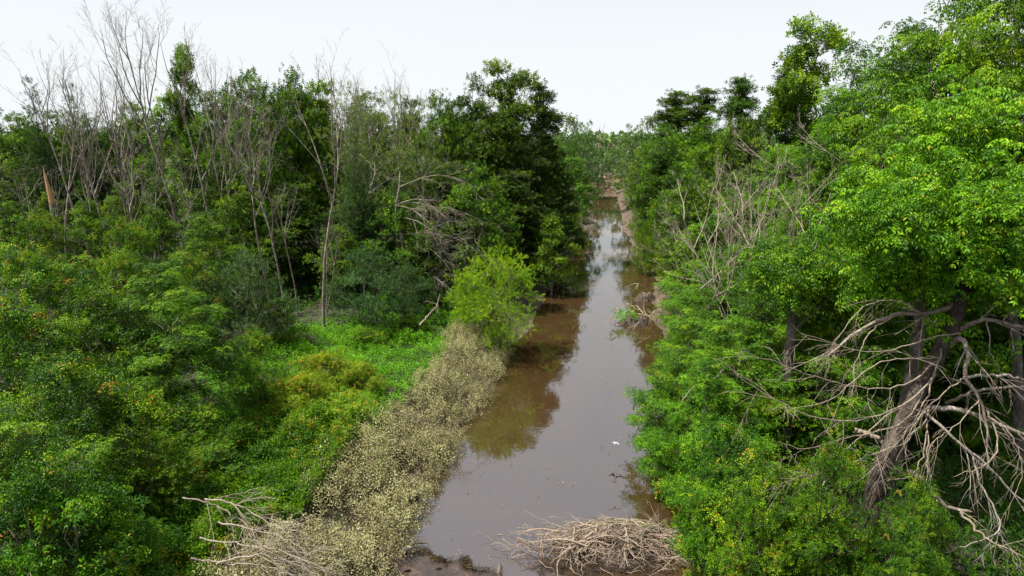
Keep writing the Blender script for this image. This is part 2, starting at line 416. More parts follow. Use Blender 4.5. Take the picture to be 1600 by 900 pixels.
# ------------------------------------------------------------------ leafy tree prototypes
def lobes_round(rng, H, hb, Rc, n, lr=(.26, .42), power=.75, top=.9):
    out = []
    for i in range(n):
        t = ((i + .5) / n)
        prof = math.sin(math.pi * (.12 + .80 * t ** power)) ** .8
        a = i * 2.4 + rng.uniform(-.4, .4)
        rad = Rc * rng.uniform(*lr) * (1 - .25 * t)
        rr = max(0, Rc * prof * rng.uniform(.55, 1.05) - rad * .5)
        z = hb + (H * top - hb) * t + rng.uniform(-.3, .3)
        out.append((rr * math.cos(a), rr * math.sin(a), z, rad, rad * rng.uniform(.65, .95)))
    out.append((rng.uniform(-.3, .3), rng.uniform(-.3, .3), H - Rc * .25, Rc * .25, Rc * .3))
    return out
def leafy(name, rng, H, hb, Rc, lobes, temps, mat, clumps=14, sprays=9, clump_r=.42, scale=1.0, up=.7, trunk_r=.16, bark='bark_grey',
          tint=(.25, .75), warm=0.0, lean=(0, 0), low=-.45, stems=1, flat=.6, bare_twigs=0):
    """returns (trunk mesh, crown mesh)"""
    tb = Tubes(); fo = Foliage(rng)
    tops = []
    for s_ in range(stems):
        a = rng.uniform(0, 6.28); off = 0 if stems == 1 else Rc * .35
        base = np.array([0.12 * s_ * math.cos(a), 0.12 * s_ * math.sin(a), -.3])
        topp = np.array([lean[0] + off * math.cos(a), lean[1] + off * math.sin(a), H * .93])
        path = curve(base, topp, rng, 12, 0, .018)
        r = trunk_r / math.sqrt(stems) * (1 - .9 * np.linspace(0, 1, 12) ** .8); r[0] *= 1.5
        tb.add(path, r, 8); tops.append(path)
    for (lx, ly, lz, lr, lh) in lobes:
        c = np.array([lx + lean[0] * lz / H, ly + lean[1] * lz / H, lz])
        path = tops[rng.integers(0, stems)]
        zs = max(hb * .6, lz - rng.uniform(.5, 1.2) * math.hypot(lx, ly) - .4)
        k = int(np.argmin(np.abs(path[:, 2] - zs)))
        q = path[k]
        limb = curve(q, c, rng, 7, .10, .04)
        rl = trunk_r * .42 * (lr / Rc + .25) * np.linspace(1, .3, 7)
        tb.add(limb, rl, 6)
        n = max(4, int(clumps * (lr / (.33 * Rc)) ** 2))
        d = rng.normal(0, 1, (n * 3, 3)); d = unit(d); d = d[d[:, 2] > low + rng.uniform(-.2, .2, len(d))][:n]
        rr = rng.uniform(.55, 1.08, len(d)) ** .8
        cc = c + d * rr[:, None] * np.array([lr, lr, lh])
        ct = rng.uniform(tint[0], tint[1], len(d))
        for p in cc:
            st = limb[rng.integers(3, 7)]
            tb.add(curve(st, p, rng, 4, .06, .06), trunk_r * .085 * np.array([1, .8, .6, .35]), 4)
        m = sprays
        pos = np.repeat(cc, m, 0) + rng.normal(0, 1, (len(cc) * m, 3)) * clump_r * np.array([1, 1, flat])
        ax = unit(np.repeat(d, m, 0) * .6 + np.array([0, 0, up]) + rng.normal(0, .35, (len(pos), 3)))
        tt = np.repeat(ct, m) + rng.normal(0, .06, len(pos))
        if warm > 0:
            outer = np.repeat(rr * (d[:, 2] * .5 + .6), m)
            hit = (outer > .55) & (rng.random(len(pos)) < warm)
            tt = np.where(hit, rng.uniform(.86, 1.0, len(pos)), tt)
        fo.put(temps, pos, ax, scale * rng.uniform(.75, 1.2, len(pos)), tt)
    V, F = tb.arrays()
    return make_mesh(name + '_trunk', V, F, bark), fo.mesh(name + '_crown', mat)

# ------------------------------------------------------------------ bare branching
def grow(rng, tb, start, d, length, rad, lv, P):
    """P: list per level of dict(n, ratio, ang, trop, wob, pts, sides, lo)"""
    p = P[lv]; n = p['pts']
    pts = [np.array(start, float)]; d = unit(np.array(d, float)); dirs = [d]
    for i in range(n - 1):
        d = unit(d + rng.normal(0, p['wob'], 3) + np.array([0, 0, p['trop']]) * (1 if not p.get('curl') else (1 - 2.4 * i / n)))
        pts.append(pts[-1] + d * length / (n - 1)); dirs.append(d)
    pts = np.array(pts)
    endr = p.get('end', .3)
    r = rad * (1 - (1 - endr) * np.linspace(0, 1, n)); r[-1] = rad * endr * .5
    tb.add(pts, r, p['sides'])
    if lv + 1 < len(P):
        for j in range(p['n']):
            f = p['lo'] + (1 - p['lo']) * (j + rng.uniform(.1, .9)) / p['n']
            x = f * (n - 1); k = min(int(x), n - 2); q = pts[k] + (pts[k + 1] - pts[k]) * (x - k)
            dd = dirs[k + 1]
            a = rng.uniform(0, 6.28); u = unit(np.cross(dd, rng.normal(0, 1, 3)))
            ang = p['ang'] * rng.uniform(.7, 1.3)
            nd = dd * math.cos(ang) + u * math.sin(ang)
            nd[1] *= P[lv].get('flaty', 1)
            grow(rng, tb, q, nd, length * p['ratio'] * rng.uniform(.6, 1.15) * (1.15 - .5 * f), max(rad * (1 - (1 - endr) * f) * p.get('rr', .55), .006), lv + 1, P)
    return pts, dirs
def L_(n, ratio, ang, trop, wob, pts, sides, lo=.3, **k): return dict(n=n, ratio=ratio, ang=ang, trop=trop, wob=wob, pts=pts, sides=sides, lo=lo, **k)

def bare_proto(rng, H=15, trunk_r=.13, nl=8, lo=.4, stems=1, spread=.45, trop=.09, mat='bark_grey', dens=1.0, lean=.06):
    """a leafless tree: an Empty with the trunk and each main limb as its own mesh; returns [(part name, mesh)]"""
    parts = []
    tb = Tubes(); starts = []
    for s_ in range(stems):
        a = rng.uniform(0, 6.28); ln = lean if stems == 1 else .22
        d = np.array([math.cos(a) * ln, math.sin(a) * ln, 1])
        hh = H * (1 if s_ == 0 else rng.uniform(.75, .95))
        pts, dirs = grow(rng, tb, (0.1 * s_, 0, -.3), d, hh * .9, trunk_r * (1 if s_ == 0 else .8), 0, [L_(0, 0, 0, .02, .035, 14, 8, end=.18)])
        starts.append((pts, dirs, hh))
    V, F = tb.arrays(); parts.append(('trunk', make_mesh('trunk', V, F, mat)))
    PP = [L_(int(5 * dens), .50, .55, trop, .10, 9, 5, .22, end=.25), L_(int(5 * dens), .5, .55, trop, .13, 6, 4, .2, end=.3), L_(int(4 * dens), .55, .6, trop * .7, .16, 5, 3, .15, end=.4), L_(0, 0, 0, trop, .18, 4, 3)]
    for i in range(nl):
        pts, dirs, hh = starts[i % stems]
        f = lo + (.99 - lo) * (i + rng.uniform(0, .8)) / nl
        x = f * (len(pts) - 1); k = min(int(x), len(pts) - 2); q = pts[k] + (pts[k + 1] - pts[k]) * (x - k)
        a = i * 2.4 + rng.uniform(-.5, .5)
        d = np.array([math.cos(a) * spread, math.sin(a) * spread, .75])
        tb = Tubes()
        grow(rng, tb, q, d, H * (.46 - .28 * (f - lo) / (1 - lo)) * rng.uniform(.8, 1.2), trunk_r * (1 - .8 * f) * .75 + .012, 0, PP)
        V, F = tb.arrays(); parts.append(('limb', make_mesh('limb', V, F, mat)))
    return parts

rg = np.random.default_rng(11)
T_BROAD = [T_spray(rg, 9, .28, .18, .098) for _ in range(4)]
T_BIG = [T_spray(rg, 6, .34, .21, .11) for _ in range(3)]
T_FAR = [T_spray(rg, 7, .5, .34, .20) for _ in range(3)]
T_SMALL = [T_spray(rg, 10, .24, .11, .058) for _ in range(4)]
T_ROS = [T_rosette(rg, 7, .33, 4, .135, .056) for _ in range(4)]
T_ROSB = [T_rosette(rg, 6, .34, 4, .145, .060) for _ in range(4)]
T_FRO = [T_frond(rg, 3, Lf=.36, pairs=4, ll=.12, lw=.048) for _ in range(5)]
T_MIX = T_FRO + [T_spray(rg, 9, .26, .12, .055) for _ in range(4)]
T_TREE = T_FRO + [T_rosette(rg, 5, .33, 4, .13, .052) for _ in range(2)]
T_WIL = [T_feather(rg, 16, .50, .115, .036) for _ in range(4)]
T_CON = [T_feather(rg, 14, .38, .13, .035) for _ in range(3)]

PROTO = {}
def proto(kind, H, Wd, parts): PROTO.setdefault(kind, []).append((H, Wd, parts))
def P2(H, W, tc): return (H, W, [('trunk', tc[0]), ('crown', tc[1])])

for i in range(5):   # mid-distance broadleaf
    r = np.random.default_rng(100 + i); H = 13; Rc = 3.3 + .25 * i
    PROTO.setdefault('broad', []).append(P2(H, Rc * 2, leafy('broad', r, H, 2.6, Rc, lobes_round(r, H, 2.6, Rc, 17 + i), T_BROAD, 'leaf_forest', clumps=16, sprays=12, clump_r=.34, trunk_r=.17)))
for i in range(3):   # darker and narrower
    r = np.random.default_rng(120 + i); H = 15; Rc = 2.5 + .3 * i
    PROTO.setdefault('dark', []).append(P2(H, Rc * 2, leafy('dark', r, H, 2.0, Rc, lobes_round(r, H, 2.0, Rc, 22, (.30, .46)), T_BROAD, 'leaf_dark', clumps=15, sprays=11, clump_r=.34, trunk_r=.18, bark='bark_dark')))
for i in range(2):   # compound-leaved, large
    r = np.random.default_rng(140 + i); H = 13; Rc = 3.8
    PROTO.setdefault('compound', []).append(P2(H, Rc * 2, leafy('compound', r, H, 2.2, Rc, lobes_round(r, H, 2.0, Rc, 27, (.20, .33)), T_TREE, 'leaf_compound', clumps=20, sprays=8, clump_r=.36, up=1.6, flat=.35, trunk_r=.14, tint=(.08, .78), bark='bark_grey', low=-.5)))
for i in range(3):   # shrub with bronze tips
    r = np.random.default_rng(160 + i); H = 6.5; Rc = 2.9
    PROTO.setdefault('shrub', []).append(P2(H, Rc * 2, leafy('shrub', r, H, .5, Rc, lobes_round(r, H, .6, Rc, 17, (.24, .40)), T_MIX, 'leaf_shrub', clumps=16, sprays=9, clump_r=.25, scale=1.0, up=1.3, flat=.4, trunk_r=.10, stems=4, warm=(.10, .008, .01)[i], tint=(.05, .76), low=-.5)))
r = np.random.default_rng(175)
PROTO['mound'] = [P2(2.0, 3.6, leafy('mound', r, 2.0, .2, 1.8, lobes_round(r, 2.0, .35, 1.7, 16, (.22, .36)), T_MIX, 'leaf_mound', clumps=14, sprays=8, clump_r=.22, scale=.75, up=1.0, flat=.5, trunk_r=.05, stems=5, warm=.05, tint=(.2, .8), low=-.2))]
for i in range(2):   # plain green shrub, small leaves
    r = np.random.default_rng(180 + i); H = 5.5; Rc = 2.6
    PROTO.setdefault('bush', []).append(P2(H, Rc * 2, leafy('bush', r, H, .4, Rc, lobes_round(r, H, .5, Rc, 15, (.26, .42)), T_SMALL, 'leaf_shrub', clumps=15, sprays=11, clump_r=.30, trunk_r=.08, stems=4, warm=.01, tint=(.2, .78), low=-.5)))
r = np.random.default_rng(190)
PROTO['grey'] = [P2(5.5, 5.2, leafy('grey', r, 5.5, .6, 2.6, lobes_round(r, 5.5, .7, 2.6, 14, (.26, .40)), T_SMALL, 'leaf_grey', clumps=15, sprays=10, clump_r=.33, trunk_r=.09, stems=3, tint=(.2, .8)))]
for i in range(2):   # upright wands, yellow green
    r = np.random.default_rng(200 + i); H = 5.2; Rc = 2.7
    PROTO.setdefault('willow', []).append(P2(H, Rc * 2, leafy('willow', r, H, .5, Rc, lobes_round(r, H, .8, Rc, 14, (.26, .40)), T_WIL, 'leaf_willow', clumps=18, sprays=9, clump_r=.26, up=.25, scale=.88, trunk_r=.07, stems=5, tint=(.15, .8), low=-.9)))
for i in range(2):   # sparse pale tree showing its limbs
    r = np.random.default_rng(220 + i); H = 14; Rc = 2.9
    PROTO.setdefault('sparse', []).append(P2(H, Rc * 2, leafy('sparse', r, H, 4.0, Rc, lobes_round(r, H, 4.0, Rc, 20, (.22, .34)), T_SMALL, 'leaf_sparse', clumps=11, sprays=5, clump_r=.42, scale=1.2, trunk_r=.15, bark='bark_pale', tint=(.3, .9))))
for i in range(3):   # far trees
    r = np.random.default_rng(240 + i); H = 14; Rc = 4.0
    PROTO.setdefault('far', []).append(P2(H, Rc * 2, leafy('far', r, H, 1.5, Rc, lobes_round(r, H, 1.5, Rc, 15, (.28, .42)), T_FAR, 'leaf_far', clumps=10, sprays=6, clump_r=.5, trunk_r=.2)))
r = np.random.default_rng(260)
lob = [(r.uniform(-.35, .35) * (1 - t) * 2, r.uniform(-.35, .35) * (1 - t) * 2, 3 + 9.5 * t, .25 + 1.25 * (1 - t), .55) for t in np.linspace(0, 1, 20)]
PROTO['cedar'] = [P2(13, 3.4, leafy('cedar', r, 13, 2, 1.7, lob, T_CON, 'leaf_grey', clumps=8, sprays=6, clump_r=.24, up=.5, trunk_r=.13, bark='bark_brown', tint=(.1, .6)))]
for i in range(2):   # a tall tree with separate tufts
    r = np.random.default_rng(270 + i)
    lob = [(r.uniform(-1, 1) * (1.7 - .9 * t), r.uniform(-1, 1) * 1.2, 5 + 8.6 * t, r.uniform(.5, .9), r.uniform(.45, .7)) for t in np.linspace(0, 1, 13)]
    PROTO.setdefault('tuft', []).append(P2(14, 4.2, leafy('tuft', r, 14, 4, 2.1, lob, T_BROAD, ['leaf_dark', 'leaf_forest'][i], clumps=17, sprays=10, clump_r=.26, trunk_r=.13, bark='bark_grey', tint=(.3, .8))))
for i, (st, nl, lo, sp) in enumerate([(1, 8, .50, .42), (2, 10, .48, .36), (1, 7, .52, .75), (1, 6, .62, .35), (3, 11, .42, .3), (1, 6, .45, .9)]):
    r = np.random.default_rng(300 + i)
    PROTO.setdefault('bare', []).append((15.0, 6.0, bare_proto(r, 15, .105, nl, lo, st, sp * .8, (.13, .12, .04, .13, .14, .03)[i], 'bark_grey', (1, .9, .9, .7, .9, .8)[i], (.05, .05, .14, .03, .05, .2)[i])))
r = np.random.default_rng(320)
PROTO['bare_pale'] = [(12.0, 8.0, bare_proto(r, 12, .055, 13, .25, 3, .8, .10, 'wood_pale', .85)), (9.0, 7.0, bare_proto(np.random.default_rng(322), 9, .045, 12, .2, 4, .9, .13, 'wood_pale', .85))]
PROTO['bare_far'] = [(14.0, 5.0, bare_proto(np.random.default_rng(321), 14, .16, 8, .25, 2, .4, .12, 'wood_pale', 1.1))]

def thing(name, label, cat, loc=(0, 0, 0), rz=0, group=None):
    o = bpy.data.objects.new(name, None); COL.objects.link(o)
    o.location = loc; o.rotation_euler = (0, 0, rz); o.empty_display_size = .3
    o['label'] = label; o['category'] = cat
    if group: o['group'] = group
    return o
def tag(o, label, cat, group=None):
    o['label'] = label; o['category'] = cat
    if group: o['group'] = group
    return o

pr = random.Random(5)
def put(kind, px, top, depth, label, w=None, name='tree', cat='tree', group=None, var=None, rz=None, lean=0):
    """stand a prototype so that its top meets photo pixel (px, top) at the given distance"""
    x, y, zt = ray(px, top, depth)
    zg = gz(x, y)
    lst = PROTO[kind]
    H, Wd, parts = lst[(var if var is not None else pr.randrange(len(lst))) % len(lst)]
    s = (zt - zg) / H
    sw = s if w is None else w / Wd
    t = thing(name, label, cat, (x, y, zg), pr.uniform(0, 6.28) if rz is None else rz, group)
    t.scale = (sw, sw, s)
    if lean: t.rotation_euler = (0, lean, 0)
    for n_, me in parts: link(n_, me, t)
    return t

def low(kind, px, py, h, label, w=None, name='shrub', cat='shrub', **k):
    """stand a low plant of height h so that its top meets photo pixel (px, py)"""
    zg = 1.2
    for _ in range(6):
        x, y, _z = on(px, py, zg + h); zg = gz(x, y)
    return put(kind, px, py, y, label, w=w, name=name, cat=cat, **k)

# ================================================================== SETTING
def axis_steps(lo, hi, step, far, k=1.16):
    a = list(np.arange(lo, hi + 1e-6, step)); s = step; v = hi
    while v < far: s *= k; v += s; a.append(v)
    s = step; v = lo; b = []
    while v > -far: s *= k; v -= s; b.append(v)
    return np.array(b[::-1] + a)
gx = axis_steps(-26, 26, .5, 3500, 1.2); gy = axis_steps(8, 66, .55, 3500, 1.1)
X, Y = np.meshgrid(gx, gy)
Z = ground(X, Y)
nx, ny = len(gx), len(gy)
ii = (np.arange(ny - 1)[:, None] * nx + np.arange(nx - 1)[None, :]).ravel()
link('ground', make_mesh('ground', np.stack([X, Y, Z], -1).reshape(-1, 3), [np.stack([ii, ii + 1, ii + nx + 1, ii + nx], 1)], 'ground'), kind='structure')
ys = np.concatenate([np.arange(-60, 200, 2.0), np.arange(200, 1500, 20.0)])
lx = np.interp(ys, LE[:, 1], LE[:, 0]) - 1.5; rx = np.interp(ys, RE[:, 1], RE[:, 0]) + 1.5
V = np.concatenate([np.stack([lx, ys, 0 * ys], 1), np.stack([rx, ys, 0 * ys], 1)]); k = len(ys); i = np.arange(k - 1)
link('river_water', make_mesh('river_water', V, [np.stack([i, i + k, i + k + 1, i + 1], 1)], 'water'), kind='structure')

# ------------------------------------------------------------------ low growth that nobody could count
def in_poly(x, y, poly):
    c = np.zeros(len(x), bool); n = len(poly)
    for i in range(n):
        x1, y1 = poly[i]; x2, y2 = poly[(i + 1) % n]
        q = ((y1 > y) != (y2 > y)) & (x < (x2 - x1) * (y - y1) / (y2 - y1 + 1e-12) + x1)
        c ^= q
    return c
def poly(pts, z=.9): return [on(p[0], p[1], p[2] if len(p) > 2 else z)[:2] for p in pts]
def scatter(rng, pl, n):
    a = np.array(pl); lo, hi = a.min(0), a.max(0)
    x = rng.uniform(lo[0], hi[0], n * 4); y = rng.uniform(lo[1], hi[1], n * 4)
    q = in_poly(x, y, pl); return x[q][:n], y[q][:n]

r = np.random.default_rng(400)
# dried, silt-covered weeds along the water
T_WEED = [T_spray(r, 9, .30, .075, .036, 1.0) for _ in range(5)]
strip = poly([(120, 1000), (290, 900), (330, 850), (400, 795), (460, 755), (520, 690), (590, 640), (640, 590), (690, 545), (705, 505), (735, 490), (775, 512, .3), (800, 540, .3), (800, 600, .3), (740, 660, .3), (705, 730, .3), (655, 820, .3), (612, 905, .3), (540, 1050, .3)], 1.9)
cx, cy = scatter(r, strip, 1500)
dl = left_x(cy) - cx; q = (dl > -.15) & (vnoise(cx + 31, cy, 1.3) * .6 + vnoise(cx, cy + 11, .7) * .4 > .33); cx, cy, dl = cx[q], cy[q], dl[q]
cr = r.uniform(.22, .50, len(cx)) * (.7 + .6 * vnoise(cx, cy, 2.0)); chh = cr * r.uniform(.9, 2.0, len(cx)) * sm((dl + .7) / 1.2)
per = 10; I = np.repeat(np.arange(len(cx)), per)
d = unit(r.normal(0, 1, (len(I), 3)) + [0, 0, .55]); d[:, 2] = np.abs(d[:, 2]); rr_ = r.uniform(.75, 1.05, len(I))
x = cx[I] + d[:, 0] * cr[I] * rr_; y = cy[I] + d[:, 1] * cr[I] * rr_
z = ground(cx, cy)[I] + .08 + d[:, 2] * chh[I] * rr_
fo = Foliage(r)
ax = unit(d * .7 + r.normal(0, .25, d.shape) + [0, 0, .8])
tt = (.22 + .6 * vnoise(cx, cy, .9) + r.normal(0, .10, len(cx)))[I] + r.normal(0, .06, len(I))
tt = np.where((r.random(len(cx)) < .03)[I], 1.0, np.clip(tt, 0, .93))
fo.put(T_WEED, np.stack([x, y, z], 1), ax, r.uniform(.8, 1.3, len(x)), tt, jitter=.09)
# a thin carpet of flattened ones between the plants
x2, y2 = scatter(r, strip, 2600)
fo.put(T_WEED, np.stack([x2, y2, ground(x2, y2) + .03], 1), unit(r.normal(0, 1, (len(x2), 3)) + [0, 0, .5]), r.uniform(.6, 1.0, len(x2)), r.uniform(0, .5, len(x2)))
weeds = fo.build('dried_weeds', 'leaf_dried', kind='stuff')
tag(weeds, 'khaki silt-covered dried weeds lining the river edge', 'weeds')
tb = Tubes()
for i in r.choice(len(x), 2600, replace=False):
    g = gz(x[i], y[i]); p1 = np.array([x[i], y[i], z[i] + .12]); p0 = np.array([x[i] + r.normal(0, .15), y[i] + r.normal(0, .15), g])
    tb.add(curve(p0, p1, r, 4, 0, .08), [.008, .007, .006, .004], 3)
o = tb.build('weed_stems', 'wood_twig', kind='stuff'); tag(o, 'thin brown stems standing among the dried weeds', 'stems')

# bright green meadow
T_HERB = [T_spray(r, 7, .20, .12, .046, 1.1) for _ in range(5)]
mead = poly([(300, 560), (440, 530), (470, 505), (560, 490), (600, 455), (660, 425), (740, 425), (760, 470), (715, 500), (690, 540), (650, 585), (600, 640), (530, 690), (420, 720), (330, 700)], 1.9)
x, y = scatter(r, mead, 11000)
hh = .25 + .55 * vnoise(x, y, 1.3) * vnoise(x + 9, y, .5) * 2
z = ground(x, y) + hh * r.uniform(.2, 1.0, len(x)) - .08
fo = Foliage(r); ax = unit(np.stack([r.normal(0, .4, len(x)), r.normal(0, .4, len(x)), np.ones(len(x))], 1))
fo.put(T_HERB, np.stack([x, y, z], 1), ax, r.uniform(.7, 1.3, len(x)), .25 + .5 * vnoise(x, y, .8) + r.normal(0, .05, len(x)))
o = fo.build('meadow_plants', 'leaf_meadow', kind='stuff'); tag(o, 'bright green leafy ground cover on the open left bank', 'ground cover')
# creeping vines with bronze shoots, lower down the bank
vine = poly([(330, 690), (420, 640), (520, 640), (560, 665), (520, 720), (470, 770), (420, 800), (350, 850), (300, 900), (180, 960), (200, 760)], 1.9)
x, y = scatter(r, vine, 9000)
hh = .3 + .9 * vnoise(x, y, 1.7) * vnoise(x + 9, y, .6) * 1.8
z = ground(x, y) + hh * r.uniform(.3, 1.0, len(x)) - .05
fo = Foliage(r); ax = unit(np.stack([r.normal(0, .45, len(x)), r.normal(0, .45, len(x)), np.ones(len(x))], 1))
tt = .25 + .45 * vnoise(x, y, .7); hot = (vnoise(x + 77, y, 1.4) > .55) & (r.random(len(x)) < .18); tt = np.where(hot, r.uniform(.85, 1, len(x)), tt)
fo.put(T_SMALL, np.stack([x, y, z], 1), ax, r.uniform(.7, 1.2, len(x)), tt)
o = fo.build('creeping_vines', 'leaf_vine', kind='stuff'); tag(o, 'low tangle of green creepers with bronze shoots between bushes and dried weeds', 'creepers')
# undergrowth on the forest floor on both banks
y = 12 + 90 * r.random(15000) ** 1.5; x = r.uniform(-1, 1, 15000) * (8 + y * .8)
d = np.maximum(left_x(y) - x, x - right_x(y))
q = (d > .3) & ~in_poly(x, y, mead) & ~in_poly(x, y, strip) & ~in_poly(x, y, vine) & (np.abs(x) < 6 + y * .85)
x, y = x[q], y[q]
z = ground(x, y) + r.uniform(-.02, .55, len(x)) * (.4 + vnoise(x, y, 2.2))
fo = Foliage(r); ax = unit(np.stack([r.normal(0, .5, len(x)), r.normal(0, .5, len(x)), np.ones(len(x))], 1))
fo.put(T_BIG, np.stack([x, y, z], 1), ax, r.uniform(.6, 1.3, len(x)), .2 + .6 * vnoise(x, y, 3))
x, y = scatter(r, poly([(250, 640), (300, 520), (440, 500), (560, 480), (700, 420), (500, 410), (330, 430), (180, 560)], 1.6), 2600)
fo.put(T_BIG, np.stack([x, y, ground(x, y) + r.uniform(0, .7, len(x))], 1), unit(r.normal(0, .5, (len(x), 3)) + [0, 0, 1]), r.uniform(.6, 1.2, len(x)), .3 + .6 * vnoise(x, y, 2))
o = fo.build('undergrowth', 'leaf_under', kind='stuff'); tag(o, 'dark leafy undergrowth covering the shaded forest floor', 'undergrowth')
# sunny grass under the leaning tree on the right
rgp = poly([(1430, 700), (1620, 690), (1750, 800), (1750, 960), (1380, 960), (1400, 800)], 1.4)
x, y = scatter(r, rgp, 2400)
z = ground(x, y) + r.uniform(0, .45, len(x)) * (.3 + vnoise(x, y, .9))
fo = Foliage(r); ax = unit(np.stack([r.normal(0, .5, len(x)), r.normal(0, .5, len(x)), np.ones(len(x))], 1))
tt = .25 + .5 * vnoise(x, y, .8)
fo.put(T_WIL, np.stack([x, y, z], 1), ax, r.uniform(.4, .9, len(x)), tt)
o = fo.build('bank_grass', 'leaf_vine', kind='stuff'); tag(o, 'sunlit grass and seedlings on the ground beneath the leaning dead-limbed tree', 'grass')

# ================================================================== TREES, LEFT BANK
BARE = 'leafless trees rising over the left forest'
for px, top, dep, var, lean, lab in [
    (20, 150, 42, 0, -.16, 'leafless grey tree at the far left, its trunk leaning out of the picture'),
    (62, 120, 47, 3, 0, 'slim leafless tree right of the leaning trunk, before two feathery conifers'),
    (112, 85, 45, 1, .03, 'leafless twin-stemmed tree, leftmost of those reaching far above the canopy'),
    (150, 60, 46, 4, 0, 'leafless tree of three close stems with a broom of fine twigs on top'),
    (178, 120, 44, 3, .05, 'thin leafless tree just right of the broom-topped triple stem'),
    (38, 235, 40, 5, .08, 'short crooked leafless tree low at the far left edge of the forest'),
    (205, 215, 42, 2, -.05, 'pale leafless tree below the skyline between the two tallest bare groups'),
    (232, 250, 41, 5, .1, 'small leafless tree with a curled low branch left of the tallest one'),
    (256, 24, 46, 0, -.02, 'tallest leafless tree, straight grey trunk with upswept twigs high in the sky'),
    (284, 95, 47, 3, .0, 'leafless tree standing close behind the tallest one, topped by a leafy tuft'),
    (322, 48, 45, 1, .08, 'tall forked leafless tree spreading to the right of the tallest one'),
    (348, 200, 43, 3, .02, 'very thin leafless pole of a tree left of the dark hollow in the forest'),
    (402, 150, 38, 2, -.06, 'leafless tree with wide pale limbs left of the two clear front trunks'),
    (425, 175, 37, 0, .02, 'leafless tree with a clean pale lower trunk above the grey-green bush'),
    (482, 118, 35.5, 3, .0, 'leafless tree whose long bare trunk stands on the edge of the green meadow'),
    (520, 120, 58, 4, .03, 'faint grey leafless tree behind the spiky dark conifer'),
    (545, 92, 60, 1, 0, 'faint grey leafless tree, tallest behind the pale sparse-leaved trees'),
    (600, 108, 58, 4, .02, 'hazy broom-shaped leafless crown over the sparse-leaved trees'),
    (632, 128, 57, 3, .04, 'last hazy leafless tree before the dark riverside trees begin')]:
    put('bare', px, top, dep, lab, name='bare_tree', group=BARE, var=var, lean=lean)
for px, top, dep, var, lab in [
    (75, 262, 49, 3, 'thin bare stem close behind the snapped orange-topped trunk'), (130, 240, 51, 0, 'thin bare stem behind the twin-stemmed tree'),
    (190, 270, 48, 5, 'thin crooked stem right of the broom-topped triple stem'),
    (218, 190, 52, 3, 'thin bare stem left of the tallest bare tree'), (300, 230, 50, 0, 'thin bare stem in front of the foot of the tall forked tree'),
    (98, 300, 43, 5, 'short crooked bare stem beside the snapped orange-topped trunk'),
    (268, 280, 43, 2, 'short bare stem under the tallest bare tree')]:
    put('bare', px, top, dep, lab, name='bare_tree', group='thin bare stems deep in the left forest', var=var)

# broken stem
x, y, zt = ray(70, 262, 43); zg = gz(x, y)
t = thing('broken_tree', 'snapped grey trunk with a splintered orange top among the bare trees', 'broken tree', (x, y, zg))
rr_ = np.random.default_rng(50); Hs = zt - zg
p = curve((.5, 0, -.2), (.1, 0, Hs - 2.2), rr_, 9, 0, .01); tb = Tubes(); tb.add(p, np.linspace(.17, .14, 9), 8); tb.build('trunk', 'bark_grey', t)
tb = Tubes(); tb.add([p[-1], p[-1] + [-.06, 0, .9], p[-1] + [-.16, 0, 1.7], p[-1] + [-.2, .02, 2.2]], [.142, .12, .07, .01], 7)
tb.add([p[-1] + [.08, 0, 0], p[-1] + [.07, 0, .7], p[-1] + [.04, 0, 1.2]], [.06, .04, .006], 5); tb.build('splintered_top', 'wood_fresh', t)

# leafy forest wall, back to front
BACK = 'leafy trees making the back wall of the left forest'
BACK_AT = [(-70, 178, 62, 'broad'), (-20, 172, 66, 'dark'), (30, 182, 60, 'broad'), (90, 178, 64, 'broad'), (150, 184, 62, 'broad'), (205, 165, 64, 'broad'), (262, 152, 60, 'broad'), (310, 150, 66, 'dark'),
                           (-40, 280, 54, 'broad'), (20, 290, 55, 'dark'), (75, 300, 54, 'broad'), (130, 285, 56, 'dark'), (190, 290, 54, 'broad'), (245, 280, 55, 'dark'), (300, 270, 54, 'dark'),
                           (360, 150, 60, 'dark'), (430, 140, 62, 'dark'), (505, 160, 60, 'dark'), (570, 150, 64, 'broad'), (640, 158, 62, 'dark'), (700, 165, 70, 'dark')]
BACK_LAB = ['green back-row crown just outside the left edge',
    'dark back-row crown at the left edge of the skyline',
    'green back-row crown behind the left one of the feathery conifers',
    'green back-row crown between the two feathery conifers',
    'green back-row crown on the skyline behind the triple-stemmed bare tree',
    'green back-row crown left of the tallest bare tree',
    'green back-row crown directly behind the tallest bare tree',
    'dark back-row crown behind the tall forked bare tree',
    'lower green tree near the left edge behind the crooked bare tree',
    'lower dark tree behind the leaning bare trunk',
    'lower green tree behind the snapped orange-topped trunk',
    'lower dark tree behind the twin-stemmed bare tree',
    'lower green tree behind the broom-topped bare stems',
    'lower dark tree behind the curled low branch',
    'lower dark tree left of the dark hollow in the forest',
    'dark back-row tree behind the green one beside the forked bare tree',
    'dark back-row tree behind the two tall bright-topped trees',
    'dark back-row tree at the notch in the skyline',
    'green back-row tree behind the pale sparse-leaved ones',
    'dark back-row tree right of the sparse-leaved ones',
    'dark back-row tree at the dip before the riverside clump']
for (px, top, dep, kind), lab in zip(BACK_AT, BACK_LAB):
    put(kind, px, top, dep, lab, group=BACK)
